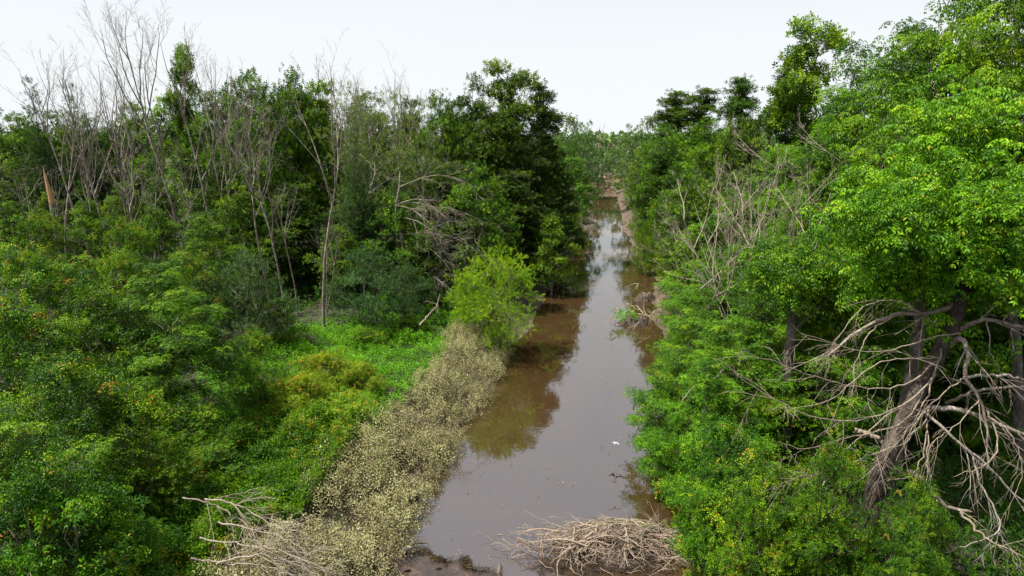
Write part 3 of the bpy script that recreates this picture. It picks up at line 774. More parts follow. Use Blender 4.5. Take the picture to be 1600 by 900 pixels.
for kind, px, top, dep, w, lab in [
    ('broad', 862, 335, 52, 3.6, 'leafy sapling on the left bank between the bright bush and the dark clump'),
    ('bush', 893, 330, 70, 4.0, 'low bush on the left bank at the far bend'),
    ('cedar', 48, 128, 58, 3.2, 'left one of two feathery dark conifers poking above the far-left canopy'),
    ('cedar', 112, 138, 60, 3.6, 'right one of two feathery dark conifers poking above the far-left canopy'),
    ('tuft', 286, 78, 52, 2.7, 'slender tree with a leafy tuft high among the tallest bare branches'),
    ('broad', 345, 142, 52, None, 'green tree just right of the tall forked bare tree'),
    ('broad', 392, 112, 49, 6.2, 'tall bright-topped green tree behind the wide pale leafless limbs'),
    ('broad', 448, 114, 50, 5.4, 'tall green tree with a rounded top left of the notch in the skyline'),
    ('tuft', 487, 134, 52, 4.4, 'narrow dark tree filling the notch behind the long bare trunk'),
    ('cedar', 553, 190, 44, 3.0, 'spiky dark conifer among the pale sparse-leaved trees'),
    ('sparse', 540, 132, 49, 5.0, 'pale sparse-leaved tree left of centre of the forest skyline, showing its limbs'),
    ('sparse', 578, 140, 47, 5.4, 'sparse yellow-green tree with many visible thin limbs right of the spiky conifer'),
    ('sparse', 615, 136, 49, 5.2, 'sparse-leaved tree with grey twigs beside the dark riverside trees'),
    ('sparse', 652, 160, 48, 5.0, 'last sparse-leaved tree, half overlapped by dark riverside foliage'),
    ('broad', 690, 150, 58, 6.0, 'green riverside tree where the skyline dips before the dark clump'),
    ('dark', 738, 124, 60, 6.0, 'dark riverside tree with a pointed top left of the highest peak'),
    ('dark', 770, 165, 57, 6.4, 'dark broad riverside tree below the two pointed tops'),
    ('tuft', 793, 104, 62, 5.2, 'highest dark riverside tree of the middle clump, feathery pointed crown'),
    ('tuft', 842, 138, 64, 5.0, 'dark tree with open arching tufts right of the highest peak'),
    ('dark', 828, 200, 60, 6.2, 'dark tree hanging over the water at the bend of the river'),
    ('dark', 868, 240, 62, 5.2, 'dark round tree nearest the water of the middle clump'),
    ('dark', 800, 270, 54, 5.6, 'dark lower tree in the heart of the riverside clump'),
    ('broad', 745, 262, 47, 6.0, 'lighter green tree with layered leaves in front of the dark riverside clump'),
    ('dark', 700, 260, 50, 6.0, 'dark tree behind the drooping dead branches'),
    ('dark', 852, 310, 57, 4.2, 'low dark tree whose leaves touch the shaded river bank'),
    ('dark', 650, 240, 53, 6.0, 'dark tree in the shade behind the sparse-leaved trees'),
    ('broad', 622, 300, 44, 5.4, 'dim green tree above the small round tree on the meadow edge'),
    ('dark', 560, 300, 46, 5.6, 'dark tree with low leaves behind the long bare trunk'),
    ('broad', 525, 350, 42, 3.6, 'small leafy tree right of the long bare trunk'),
    ('dark', 455, 290, 45, 4.6, 'dark tree between the two clear front trunks'),
    ('dark', 352, 255, 47, 5.6, 'bushy dark tree with drooping layered leaves at the dark hollow'),
    ('broad', 370, 290, 42, 4.2, 'fern-like layered green tree above the grey-green bush'),
    ('dark', 660, 370, 42, 3.2, 'low dark bush-like tree under the dead branches by the meadow')]:
    put(kind, px, top, dep, lab, w=w, var=1 if px == 286 else None)
for i, (px, top, dep, lab) in enumerate([(500, 330, 38.5, 'dark forked trunk touching the long bare trunk at the meadow edge'), (590, 330, 46, 'dim slender trunk in the shade left of the small round tree'), (540, 340, 44, 'dim slender trunk between the meadow-edge trunks'), (452, 300, 39, 'dark straight trunk just left of the long bare trunk')]):
    put('bare', px, top, dep, lab, name='shaded_tree', group='dim trunks standing in the forest shade', var=3 if i else 1)

# leaning dead tree with drooping branches
x, y, zt = ray(610, 300, 43)
t = thing('dead_tree', 'dead grey tree drooping its bare branches over the meadow beside the bright bush', 'dead tree', (x, y, gz(x, y)))
r = np.random.default_rng(61)
tb = Tubes(); tp = curve((0, 0, -.3), (.7, -.3, 8.6), r, 10, 0, .03); tb.add(tp, np.linspace(.13, .04, 10), 7); tb.build('trunk', 'bark_pale', t)
DP = [L_(7, .42, .5, -.10, .09, 10, 5, .2, end=.2), L_(5, .55, .6, -.10, .13, 6, 4, .2), L_(3, .6, .6, -.03, .15, 5, 3, .2), L_(0, 0, 0, 0, .15, 4, 3)]
for i in range(13):
    f = .35 + .63 * i / 13; q = tp[int(f * 9)]
    tb = Tubes(); grow(r, tb, q, (1.0, r.uniform(-.8, .3), r.uniform(.1, .9)), r.uniform(3.6, 5.8), .034, 0, DP)
    tb.build('limb', 'bark_grey', t)

# shrubs at the forest edge and on the bank, left side
for kind, px, top, dep, w, lab in [
    ('bush', 60, 340, 39, 4.2, 'green bush between the bare trunks left of the snapped stem'),
    ('broad', 130, 318, 41, 4.0, 'leafy sapling among the feet of the twin-stemmed bare trees'),
    ('bush', 195, 352, 38, 4.0, 'green bush in front of the pale bare stems below the skyline group'),
    ('broad', 245, 325, 40, 3.8, 'leafy sapling under the tallest bare tree'),
    ('compound', 318, 330, 39, 4.2, 'layered green sapling right of the tallest bare tree'),
    ('broad', 15, 318, 42, 4.4, 'leafy sapling at the far left edge behind the orange-tipped shrub'),
    ('grey', 385, 402, 32, 4.6, 'round grey-green bush at the foot of the two clear trunks'),
    ('grey', 575, 392, 37, 4.6, 'small round grey-green tree standing in the shade at the meadow edge'),
    ('grey', 635, 415, 39, 3.2, 'low dark grey-green bush right of the small round tree'),
    ('bush', 438, 470, 33, 2.4, 'little green bush between the trunks and the orange-topped shrub'),
    ('shrub', 300, 398, 31, 4.4, 'shrub with orange tips under the tallest bare trees'),
    ('shrub', 30, 388, 27, 5.6, 'big orange-tipped shrub at the left edge below the bare trunks'),
    ('shrub', 110, 405, 30, 4.6, 'orange-flecked shrub right of the big one at the left edge'),
    ('bush', 185, 400, 31, 4.2, 'fresh green bush at the foot of the bare trunks'),
    ('compound', 245, 412, 23.5, 5.2, 'large rounded green bush with bright top and deeply shaded right side'),
    ('shrub', 150, 450, 23, 5.2, 'green shrub filling the space left of the large rounded bush'),
    ('shrub', 20, 470, 20, 5.4, 'rusty-flecked shrub on the left edge, second below the bare trunks'),
    ('bush', 392, 522, 25.5, 2.7, 'glossy bush with an orange crest below the round grey-green one'),
    ('shrub', 95, 560, 17, 4.8, 'shrub with drooping compound leaves in the lower left'),
    ('bush', 190, 620, 17.5, 3.8, 'shaded shrub under the large rounded bush in the lower left'),
    ('compound', -30, 640, 13.5, 5.0, 'near tree crown with drooping leaves cut by the left edge'),
    ('shrub', 60, 720, 12.5, 4.0, 'nearest shrub in the bottom left corner with feathery leaves'),
    ('shrub', 165, 775, 13.6, 2.6, 'dark shrub at the bottom left beside the pale fallen branches')]:
    put(kind, px, top, dep, lab, w=w, name='shrub', cat='shrub', var=(0 if 'orange' in lab or 'rusty' in lab else 1) if kind == 'shrub' else None)
for kind, px, py, h, w, lab in [
    ('mound', 505, 556, 1.7, 3.4, 'yellow-green mound of leaves with orange tips on the open bank, the uppermost of four'),
    ('mound', 560, 572, 1.4, 2.6, 'yellow-green mound with a dark hollow on its river side'),
    ('mound', 470, 590, 1.7, 3.0, 'yellow-orange mound, nearest of the four to the glossy orange-crested bush'),
    ('mound', 540, 622, 1.3, 3.0, 'lowest of the four yellow-green mounds, bordering the dried weeds'),
    ('bush', 640, 500, .9, 3.0, 'low olive bush in the meadow near the fallen forked branch'),
    ('bush', 565, 516, .9, 2.8, 'low olive bush in the middle of the meadow'),
    ('bush', 292, 640, 1.8, 3.2, 'shade-side bush filling the hollow right of the large rounded bush'),
    ('bush', 330, 700, 1.3, 2.6, 'low bush under the dark side of the large rounded bush'),
    ('bush', 342, 790, 1.2, 1.5, 'small vivid yellow-green vine clump above the fallen branches')]:
    low(kind, px, py, h, lab, w=w)
put('willow', 778, 396, 37.0, 'bright yellow-green willowy bush on the corner of the bank by the water', w=5.4, name='shrub', cat='shrub', var=0)
put('willow', 735, 428, 38.0, 'left half of the bright clump by the water, a lower willowy bush', w=3.4, name='shrub', cat='shrub', var=1)

# ================================================================== TREES, FAR AND RIGHT BANK
for kind, px, top, dep, w, lab in [
    ('far', 885, 182, 82, 6.5, 'green tree where the left bank bends away, just right of the dark clump'),
    ('compound', 888, 222, 76, 6.0, 'light yellow-green tree leaning over the distant water from the left'),
    ('far', 915, 196, 112, 7.0, 'distant green tree on the left bank beyond the yellow-green one'),
    ('broad', 903, 262, 96, 5.0, 'distant pale green bush drooping to the far water'),
    ('far', 935, 245, 150, 8, 'small distant dark tree right above the eroded bank'),
    ('far', 960, 232, 190, 11, 'round distant tree at the end of the river'),
    ('far', 985, 240, 160, 9, 'distant dark tree on the right, above the last visible water'),
    ('bare_far', 942, 196, 205, 8, 'pinkish leafless distant tree left of the river\'s end'),
    ('bare_far', 972, 198, 215, 8, 'pinkish leafless distant tree right of the river\'s end'),
    ('far', 905, 205, 140, 9, 'distant tree half hidden behind the left bank trees'),
    ('far', 990, 200, 120, 8, 'distant tree where the right bank treeline begins'),
    ('far', 1020, 186, 100, 8, 'rounded dark tree on the right bank left of the tufted pair'),
    ('tuft', 1062, 150, 92, 8.0, 'tufted dark tree with lumpy top on the right bank skyline'),
    ('tuft', 1100, 146, 88, 8.0, 'tufted dark tree beside the lumpy one on the right bank skyline'),
    ('tuft', 1148, 128, 84, 7.0, 'tufted tree with an upright tip on the right bank skyline'),
    ('broad', 1012, 226, 84, 6.0, 'round dark green tree overhanging the far water from the right'),
    ('dark', 1040, 222, 66, 5.6, 'full dark green tree overhanging the channel on the right'),
    ('dark', 1085, 300, 52, 5.0, 'dark tree at the right water edge above the dry brown brush'),
    ('broad', 1045, 200, 72, 7.5, 'rounded green tree behind the grey bare fork on the right bank'),
    ('broad', 1105, 190, 62, 7.5, 'broad olive-green tree in the middle of the right bank'),
    ('broad', 1160, 185, 56, 7.0, 'green tree behind the fan of dead pale stems'),
    ('bush', 1008, 288, 72, 3.2, 'light green willowy bush at the narrowing of the river'),
    ('bush', 1028, 322, 60, 3.6, 'yellow-green bush leaning over the water on the right'),
    ('dark', 1062, 262, 62, 5.0, 'dark tree behind the yellow-green leaning bush'),
    ('bush', 1014, 352, 60, 2.8, 'dark bush dipping to the water right of the open channel'),
    ('broad', 1085, 272, 50, 6.0, 'dark green tree with grey dead twigs on its river side'),
    ('tuft', 1275, 36, 44, 4.6, 'tall dark glossy tree rising alone over the right-hand canopy'),
    ('tuft', 1215, 120, 47, 4.0, 'narrow tree beside the tall dark glossy one'),
    ('compound', 1150, 292, 41, 6.0, 'layered green tree above the debris on the right bank'),
    ('compound', 1205, 255, 38, 6.4, 'leafy tree entangled with the fan of dead stems'),
    ('compound', 1340, 68, 33, 7.0, 'tree with drooping compound leaves right of the tall dark glossy one'),
    ('compound', 1420, 38, 30, 7.5, 'high compound-leaved tree, second from the right edge on the skyline'),
    ('compound', 1500, -50, 27, 8.0, 'huge near compound-leaved tree leaving the frame at the top right'),
    ('compound', 1610, -90, 25, 8.0, 'huge compound-leaved tree cut by the right edge'),
    ('broad', 1560, 60, 40, 8.0, 'darker tree filling the gaps behind the huge near tree'),
    ('broad', 1400, 140, 42, 8.0, 'darker tree behind the middle of the right-hand canopy'),
    ('broad', 1290, 190, 44, 7.0, 'dark leafy tree under the tall glossy one'),
    ('compound', 1300, 210, 31, 6.2, 'tree with bright layered leaves in the middle of the right-hand canopy'),
    ('compound', 1380, 225, 25, 5.6, 'near tree with hanging leaves left of the thick leaning trunk'),
    ('compound', 1115, 385, 34, 5.2, 'leaf-heavy tree overhanging the river right of the debris'),
    ('compound', 1180, 372, 30, 5.8, 'dense tree in front of the fan of dead stems'),
    ('compound', 1260, 375, 27, 5.6, 'dense tree at the left of the pale broken trunk'),
    ('compound', 1095, 480, 28, 4.0, 'tree leaning out over the water with a dead white limb'),
    ('compound', 1140, 505, 25, 4.6, 'shaded tree just behind the arching dead twigs'),
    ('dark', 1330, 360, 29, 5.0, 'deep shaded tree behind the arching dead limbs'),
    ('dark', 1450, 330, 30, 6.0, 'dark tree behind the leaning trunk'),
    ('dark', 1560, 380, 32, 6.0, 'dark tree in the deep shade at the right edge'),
    ('broad', 1650, 250, 30, 7.0, 'dark tree just outside the right edge, its leaves reaching in'),
    ]:
    put(kind, px, top, dep, lab, w=w)
for kind, px, py, h, w, lab in [
    ('bush', 1022, 300, 2.6, 3.6, 'low bush on the narrow right bank just before the eroded end'),
    ('bush', 1052, 402, 2.2, 3.2, 'low bush at the water between the dry brown brush and the root tangle'),
    ('bush', 1068, 455, 2.4, 3.0, 'low bush behind the hoop-like root tangle'),
    ('shrub', 1070, 502, 2.4, 2.8, 'shrub behind the green-tufted driftwood'),
    ('willow', 1066, 372, 3.2, 3.6, 'light bush on the right bank above the dry brown brush'),
    ('broad', 1105, 345, 6.5, 5.2, 'leafy tree leaning out above the dry brown brush on the right bank'),
    ('compound', 1108, 425, 5.5, 4.6, 'leafy crown just right of the hoop-like root tangle'),
    ('shrub', 1075, 520, 3.0, 3.4, 'shrub hanging over the water right below the green-tufted driftwood'),
    ('compound', 1058, 548, 4.4, 3.8, 'branch-heavy small tree stretching a leafy tip over the middle reach of the water'),
    ('shrub', 1085, 610, 3.2, 2.8, 'shrub leaning over the water above the drift sticks')]:
    low(kind, px, py, h, lab, w=w)
for kind, px, top, dep, w, lab in [
    ('shrub', 1045, 590, 22.5, 2.8, 'fresh green shrub with branch tips stretching over the river'),
    ('bush', 1090, 660, 20, 2.2, 'shrub above the driftwood sticks at the water'),
    ('shrub', 1130, 655, 18.2, 3.6, 'yellow-green shrub right of the drift sticks'),
    ('shrub', 1122, 722, 17.0, 2.8, 'bright shrub overhanging the brushwood heap'),
    ('shrub', 1190, 715, 16.4, 3.4, 'bright leafy shrub right of the one over the brushwood heap'),
    ('shrub', 1270, 755, 15.6, 2.8, 'shrub in front of the dark lower trunk'),
    ('bush', 1172, 800, 15.2, 2.2, 'lowest shrub right of the brushwood heap'),
    ('compound', 1165, 470, 22.5, 4.6, 'leafy understory tree just right of the white dead limb over the water'),
    ('compound', 1268, 478, 22.0, 4.6, 'shaded understory tree covering the foot of the grey lichened trunk'),
    ('compound', 1352, 452, 21.8, 4.6, 'shaded understory tree between the dark leaning trunk and the second dark trunk'),
    ('compound', 1105, 560, 20.5, 3.8, 'leafy sapling above the yellow-green shrub near the drift sticks'),
    ('dark', 1480, 430, 23.5, 4.8, 'black-shaded tree directly behind the thick leaning trunk'),
    ('dark', 1575, 470, 24.0, 5.0, 'black-shaded tree at the right edge behind the horizontal dead limbs'),
    ('bush', 1220, 620, 21, 3.6, 'dim bush in the shade under the arching dead twigs'),
    ('bush', 1305, 705, 15.2, 2.2, 'bush hugging the left side of the thick leaning trunk near its foot'),
    ('shrub', 1440, 745, 15.0, 1.8, 'leafy sprout on the right side of the foot of the thick leaning trunk'),
    ('bush', 1330, 640, 20, 3.0, 'dim bush left of the leaning trunk'),
    ('shrub', 1420, 815, 14.2, 1.8, 'small seedling shrub on the sunny grass at the bottom right'),
    ('bush', 1560, 640, 21, 3.0, 'low shaded bush at the right edge behind the dead limbs')]:
    put(kind, px, top, dep, lab, w=w, name='shrub', cat='shrub', var=1 + px % 2 if kind == 'shrub' else None)

# fan of dead pale stems on the right bank
for i, (px, top, dep, var, lean, lab) in enumerate([(1165, 182, 30, 0, -.14, 'fan of dead pale stems arching left over the right bank canopy'), (1255, 170, 29.5, 0, -.12, 'dead pale stems just left of the tall dark glossy tree'), (1210, 235, 28.5, 1, -.25, 'low dead pale stems sweeping toward the river from the right bank'), (1300, 255, 34, 1, -.05, 'dead pale twigs sticking out of the middle of the right canopy'), (1085, 330, 47, 1, -.1, 'grey dead fork in the dark tree on the right bank')]):
    put('bare_pale', px, top, dep, lab, name='dead_tree', cat='dead tree', var=var, lean=lean, w=(8.5 if var == 0 else 7))

# plain trunks seen inside the right bank
def px_path(pts): return np.array([ray(a, b, c) for a, b, c in pts])
def resample(P, n, rng=None, wob=0.0):
    """smooth curve through the points"""
    P = np.asarray(P, float); k = len(P)
    t = np.linspace(0, k - 1, n); out = []
    for u in t:
        i = min(int(u), k - 2); f = u - i
        p0, p1, p2, p3 = P[max(i - 1, 0)], P[i], P[i + 1], P[min(i + 2, k - 1)]
        out.append(.5 * ((2 * p1) + (-p0 + p2) * f + (2 * p0 - 5 * p1 + 4 * p2 - p3) * f * f + (-p0 + 3 * p1 - 3 * p2 + p3) * f ** 3))
    out = np.array(out)
    if rng is not None: out[1:-1] += rng.normal(0, wob, (n - 2, 3))
    return out
r = np.random.default_rng(71)
for pts, r0, r1, lab in [
    ([(1232, 680, 21.4), (1230, 590, 21.4), (1236, 520, 21.6), (1240, 455, 21.8)], .22, .13, 'grey lichened trunk standing in shade behind the arching twigs'),
    ([(1285, 700, 21), (1290, 620, 21.2), (1302, 560, 21.5), (1325, 490, 22)], .20, .11, 'dark leaning trunk between the grey trunk and the thick one'),
    ([(1395, 720, 19.5), (1412, 640, 19.6), (1430, 560, 19.8), (1438, 480, 20), (1436, 430, 20.2)], .22, .13, 'second dark trunk just left of the thick leaning one'),
    ([(1590, 760, 20), (1592, 640, 20.5), (1584, 520, 21), (1582, 440, 21.5)], .2, .14, 'dark trunk at the right edge in deep shade')]:
    P = px_path(pts); P[0, 2] = gz(P[0, 0], P[0, 1]) - .3
    base = P[0].copy()
    t = thing('understory_tree', lab, 'tree', tuple(base))
    tb = Tubes(); tb.add(resample(P - base, 14, r, .02), np.linspace(r0, r1, 14), 10); tb.build('trunk', 'bark_dark', t)
    for j in range(3):
        k = P[-1 - (j % 2)] - base
        tb = Tubes(); grow(r, tb, k, (r.uniform(-1, 1), r.uniform(-.5, .5), 1), 1.8, r1 * .6, 0, [L_(4, .5, .6, .05, .1, 8, 5, .2), L_(3, .5, .6, .02, .14, 5, 3)]); tb.build('limb', 'bark_dark', t)
    fo = Foliage(r); k = 330; dd = unit(r.normal(0, 1, (k, 3)))
    pp = (P[-1] - base) + np.array([0, 0, .6]) + dd * r.uniform(.5, 1, (k, 1)) * np.array([1.9, 1.5, 1.15]) + r.normal(0, .15, (k, 3))
    fo.put(T_TREE, pp, unit(dd * .5 + [0, 0, 1.2]), r.uniform(.8, 1.2, k), r.uniform(.2, .8, k)); fo.build('crown', 'leaf_compound', t)

# the thick leaning tree with drooping dead limbs
base = np.array(ray(1356, 862, 15.9)); base[2] = gz(base[0], base[1]) - .2
hero = thing('leaning_tree', 'thick dark leaning trunk with a cascade of bare pale drooping limbs', 'tree', tuple(base))
P = px_path([(1356, 862, 15.9), (1364, 770, 16.3), (1392, 700, 16.7), (1440, 600, 17.1), (1478, 530, 17.5), (1500, 470, 18), (1518, 400, 18.6), (1505, 300, 19.4), (1490, 180, 20.2)]) - base
P[0, 2] = -.2
tb = Tubes(); tb.add(resample(P, 40, r, .025), np.concatenate([[.30], np.linspace(.23, .19, 19), np.linspace(.23, .08, 20)]), 12)
tb.build('trunk', 'bark_hero', hero)
DL = [L_(6, .40, .50, -.05, .05, 8, 5, .25, end=.25), L_(4, .5, .55, -.07, .06, 7, 4, .2, end=.25), L_(0, 0, 0, -.06, .08, 5, 3, end=.3)]
def hand_limb(pts, r0, r1, mat, parent, base, ntw=9, tw=1.2, n=22, sides=7, g=-.35, name='limb', back=0.0, thick=.60):
    Q = px_path(pts) - base
    C = resample(Q, n, r, .018)
    tb = Tubes(); rad = np.linspace(r0, r1, n) * thick; rad[-1] = .004
    tb.add(C, rad, sides)
    for j in range(ntw):
        k = int(r.uniform(.25, .97) * (n - 1)); d = unit(C[min(k + 1, n - 1)] - C[k - 1])
        nd = unit(d * .8 + r.normal(0, .55, 3) + np.array([0, back, g * .6]))
        grow(r, tb, C[k], nd, tw * r.uniform(.5, 1.3), max(rad[k] * .42, .006), 1, DL)
    return tb.build(name, mat, parent)
for pts, r0, r1, mat, nt_, tw in [
    ([(1484, 540, 17.4), (1502, 530, 16.9), (1512, 552, 16.6), (1508, 590, 16.4), (1530, 622, 16.2), (1544, 680, 16.0), (1541, 735, 15.9)], .13, .03, 'bark_grey', 9, 1.3),
    ([(1500, 515, 17.5), (1540, 500, 17.2), (1600, 510, 17.0), (1690, 498, 16.6)], .11, .06, 'bark_grey', 6, 1.2),
    ([(1498, 470, 18), (1462, 488, 17.7), (1400, 492, 17.4), (1345, 515, 17.0), (1290, 560, 16.6)], .13, .04, 'bark_grey', 9, 1.4),
    ([(1445, 636, 17), (1500, 640, 16.6), (1560, 662, 16.2), (1660, 705, 15.8)], .13, .06, 'bark_grey', 6, 1.2),
    ([(1440, 640, 17), (1470, 665, 16.3), (1522, 711, 15.9), (1560, 745, 15.7), (1594, 778, 15.5), (1640, 800, 15.4)], .07, .03, 'bark_pale', 7, 1.2),
    ([(1520, 712, 15.9), (1535, 760, 15.5), (1556, 800, 15.2), (1558, 832, 15.0), (1520, 850, 14.8), (1480, 862, 14.7), (1440, 880, 14.6)], .045, .012, 'bark_pale', 8, 1.0),
    ([(1558, 832, 15.0), (1580, 860, 14.8), (1592, 900, 14.6)], .03, .008, 'bark_pale', 5, .8),
    ([(1505, 590, 16.4), (1560, 585, 16.2), (1620, 600, 16.0), (1700, 640, 15.8)], .07, .03, 'bark_pale', 6, 1.1),
    ([(1478, 630, 17), (1530, 610, 16.4), (1600, 602, 16.1), (1700, 590, 15.8)], .08, .04, 'bark_grey', 5, 1.1),
    ([(1462, 585, 17.0), (1420, 625, 16.5), (1350, 655, 16.1), (1270, 652, 15.8), (1190, 612, 15.6), (1120, 560, 15.4)], .045, .010, 'wood_bleached', 11, 1.3),
    ([(1455, 640, 16.9), (1415, 690, 16.2), (1350, 715, 15.9), (1290, 735, 15.7), (1235, 748, 15.5)], .045, .010, 'wood_bleached', 10, 1.2),
    ([(1470, 545, 17.2), (1448, 620, 16.6), (1405, 690, 16.1), (1350, 745, 15.8), (1290, 775, 15.6)], .04, .010, 'wood_bleached', 9, 1.2),
    ([(1450, 640, 16.9), (1444, 700, 16.2), (1425, 742, 15.9), (1385, 752, 15.8)], .035, .010, 'wood_bleached', 8, 1.0),
    ([(1447, 642, 16.9), (1450, 715, 16.0), (1442, 780, 15.6), (1420, 835, 15.3)], .03, .008, 'wood_bleached', 7, .9),
    ([(1541, 640, 16.2), (1560, 690, 15.8), (1540, 725, 15.6), (1490, 745, 15.5)], .04, .010, 'wood_bleached', 8, 1.0),
    ([(1543, 650, 16.1), (1580, 680, 15.7), (1598, 730, 15.5), (1585, 775, 15.4)], .035, .010, 'wood_bleached', 7, 1.0),
    ([(1470, 560, 17.2), (1410, 602, 16.5), (1350, 606, 16.2), (1280, 590, 15.9), (1200, 560, 15.7)], .04, .010, 'wood_bleached', 9, 1.2),
    ([(1400, 492, 17.4), (1360, 520, 16.8), (1335, 570, 16.5), (1340, 620, 16.3)], .035, .010, 'wood_bleached', 7, 1.0),
    ([(1440, 490, 17.5), (1400, 470, 17.0), (1350, 480, 16.8), (1300, 540, 16.4)], .04, .010, 'wood_bleached', 8, 1.1),
    ([(1540, 500, 17.2), (1552, 560, 16.8), (1580, 610, 16.5)], .03, .008, 'wood_bleached', 6, .8),
    ([(1514, 430, 18.3), (1550, 440, 17.9), (1620, 430, 17.6)], .09, .04, 'bark_grey', 5, 1.1),
    ([(1470, 560, 17.1), (1430, 560, 16.4), (1370, 570, 16.0), (1300, 622, 15.7), (1230, 640, 15.5)], .035, .009, 'wood_bleached', 9, 1.1),
    ([(1500, 520, 17.3), (1450, 530, 16.6), (1390, 548, 16.2), (1330, 545, 16.0), (1250, 520, 15.9)], .035, .009, 'wood_bleached', 9, 1.1),
    ([(1450, 600, 16.9), (1410, 660, 16.2), (1340, 680, 15.9), (1260, 700, 15.6), (1215, 690, 15.4)], .035, .009, 'wood_bleached', 9, 1.1),
    ([(1530, 622, 16.2), (1500, 660, 15.8), (1460, 690, 15.6), (1440, 740, 15.4)], .03, .008, 'wood_bleached', 8, 1.0),
    ([(1508, 590, 16.4), (1480, 610, 16.0), (1430, 660, 15.7), (1400, 720, 15.5)], .03, .008, 'wood_bleached', 8, 1.0),
    ([(1446, 645, 16.9), (1400, 640, 16.3), (1340, 690, 16.0), (1290, 720, 15.8), (1270, 770, 15.6)], .035, .010, 'wood_bleached', 8, 1.0)]:
    hand_limb(pts, r0, r1, mat, hero, base, nt_, tw)
# living leaves of the leaning tree
fo = Foliage(r); n = 0
for cx, cy, cd, rad, cnt in [(1500, 180, 20.2, 1.5, 90), (1460, 250, 19.6, 1.2, 60), (1540, 260, 19.5, 1.3, 70), (1560, 440, 18.4, .8, 34), (1500, 350, 19, 1.0, 46), (1480, 500, 17.9, .5, 16), (1540, 555, 17.6, .5, 14), (1430, 420, 18.8, .9, 60), (1500, 400, 17.6, .9, 60), (1560, 380, 17.6, .9, 60), (1380, 440, 18.6, .8, 50), (1590, 450, 17.2, .6, 30)]:
    c = np.array(ray(cx, cy, cd)) - base
    p = c + r.normal(0, .5, (cnt, 3)) * rad * np.array([1.2, 1, .8])
    fo.put(T_ROS, p, unit(r.normal(0, .25, (cnt, 3)) + [0, 0, 1]), r.uniform(.8, 1.2, cnt), r.uniform(.3, .85, cnt))
cnt = 900; c = np.array(ray(1475, 335, 17.6)) - base; dd = unit(r.normal(0, 1, (cnt, 3))); cl = np.repeat(r.normal(0, 1, (60, 3)), 15, 0)
p = c + dd * .35 + unit(cl) * r.uniform(.35, 1.0, (cnt, 1)) * np.array([3.3, 2.1, 1.5])
fo.put(T_TREE, p, unit(r.normal(0, .25, (cnt, 3)) + [0, 0, 1]), r.uniform(.8, 1.15, cnt), r.uniform(.2, .85, cnt))
fo.build('crown', 'leaf_compound', hero)

# a dead white limb over the water, and a fallen limb on the grass
def loose_limb(name, label, pts, r0, r1, mat, ntw, tw, cat='branch', g=-.2, thick=.9, mat2=None):
    b = np.array(ray(*pts[0]))
    t = thing(name, label, cat, tuple(b))
    o = hand_limb(pts, r0, r1, mat, t, b, ntw, tw, g=g, name='branch', sides=6, thick=thick)
    return t
loose_limb('dead_branch', 'white dead limb poking from the leaves over the river, right of the water', [(1172, 592, 22.5), (1140, 572, 22.2), (1118, 590, 22), (1085, 605, 21.8), (1060, 632, 21.6)], .06, .015, 'wood_bleached', 7, .8)
loose_limb('fallen_branch', 'fallen barkless limb lying on the sunny grass below the leaning tree', [(1420, 735, 16.0), (1448, 758, 15.9), (1475, 790, 15.7), (1520, 800, 15.6)], .08, .04, 'wood_bleached', 4, .6)
loose_limb('fallen_branch', 'thin pale sticks fallen on the grass at the bottom right corner', [(1500, 800, 15.0), (1540, 840, 14.6), (1600, 870, 14.3)], .04, .015, 'wood_bleached', 6, .8)
loose_limb('fallen_branch', 'bleached log caught behind the arching twigs left of the leaning trunk', [(1335, 672, 18.2), (1365, 682, 18.1), (1385, 695, 18)], .09, .06, 'wood_bleached', 1, .3)

# fallen forked branch in the meadow
loose_limb('fallen_branch', 'bare forked branch sticking out of the bright green meadow', [(655, 508, 30.5), (668, 494, 31), (682, 478, 31.3), (688, 458, 31.6)], .05, .015, 'wood_bleached', 3, .9, g=0)
# pale fallen branches among dried weeds, bottom left
for i, (pts, lab) in enumerate([
    ([(285, 778, 15.6), (330, 787, 15.8), (375, 812, 15.7), (415, 860, 15.2)], 'long pale fallen branch, uppermost above the dried weeds at the bottom left'),
    ([(312, 840, 14.8), (370, 850, 14.9), (430, 858, 15.0), (500, 885, 14.8)], 'pale fallen branch in the middle of the group at the bottom left'),
    ([(298, 872, 14.0), (350, 880, 14.2), (410, 884, 14.3), (470, 905, 14.2)], 'lowest pale fallen branch at the bottom left'),
    ([(340, 815, 15.1), (390, 826, 15.2), (440, 840, 15.2), (480, 862, 15.1)], 'thin pale fallen branch crossing between the others at the bottom left'),
    ([(320, 780, 15.6), (360, 786, 15.7), (400, 806, 15.6), (445, 826, 15.4)], 'thin curved branch just under the uppermost fallen one at the bottom left'),
    ([(340, 880, 14.0), (400, 868, 14.3), (450, 876, 14.5), (520, 898, 14.6)], 'pale fallen branch fanning toward the mud bar at the bottom left')]):
    loose_limb('fallen_branch', lab, pts, .034, .012, 'wood_pale', 17, 1.3, g=-.02, thick=.72)

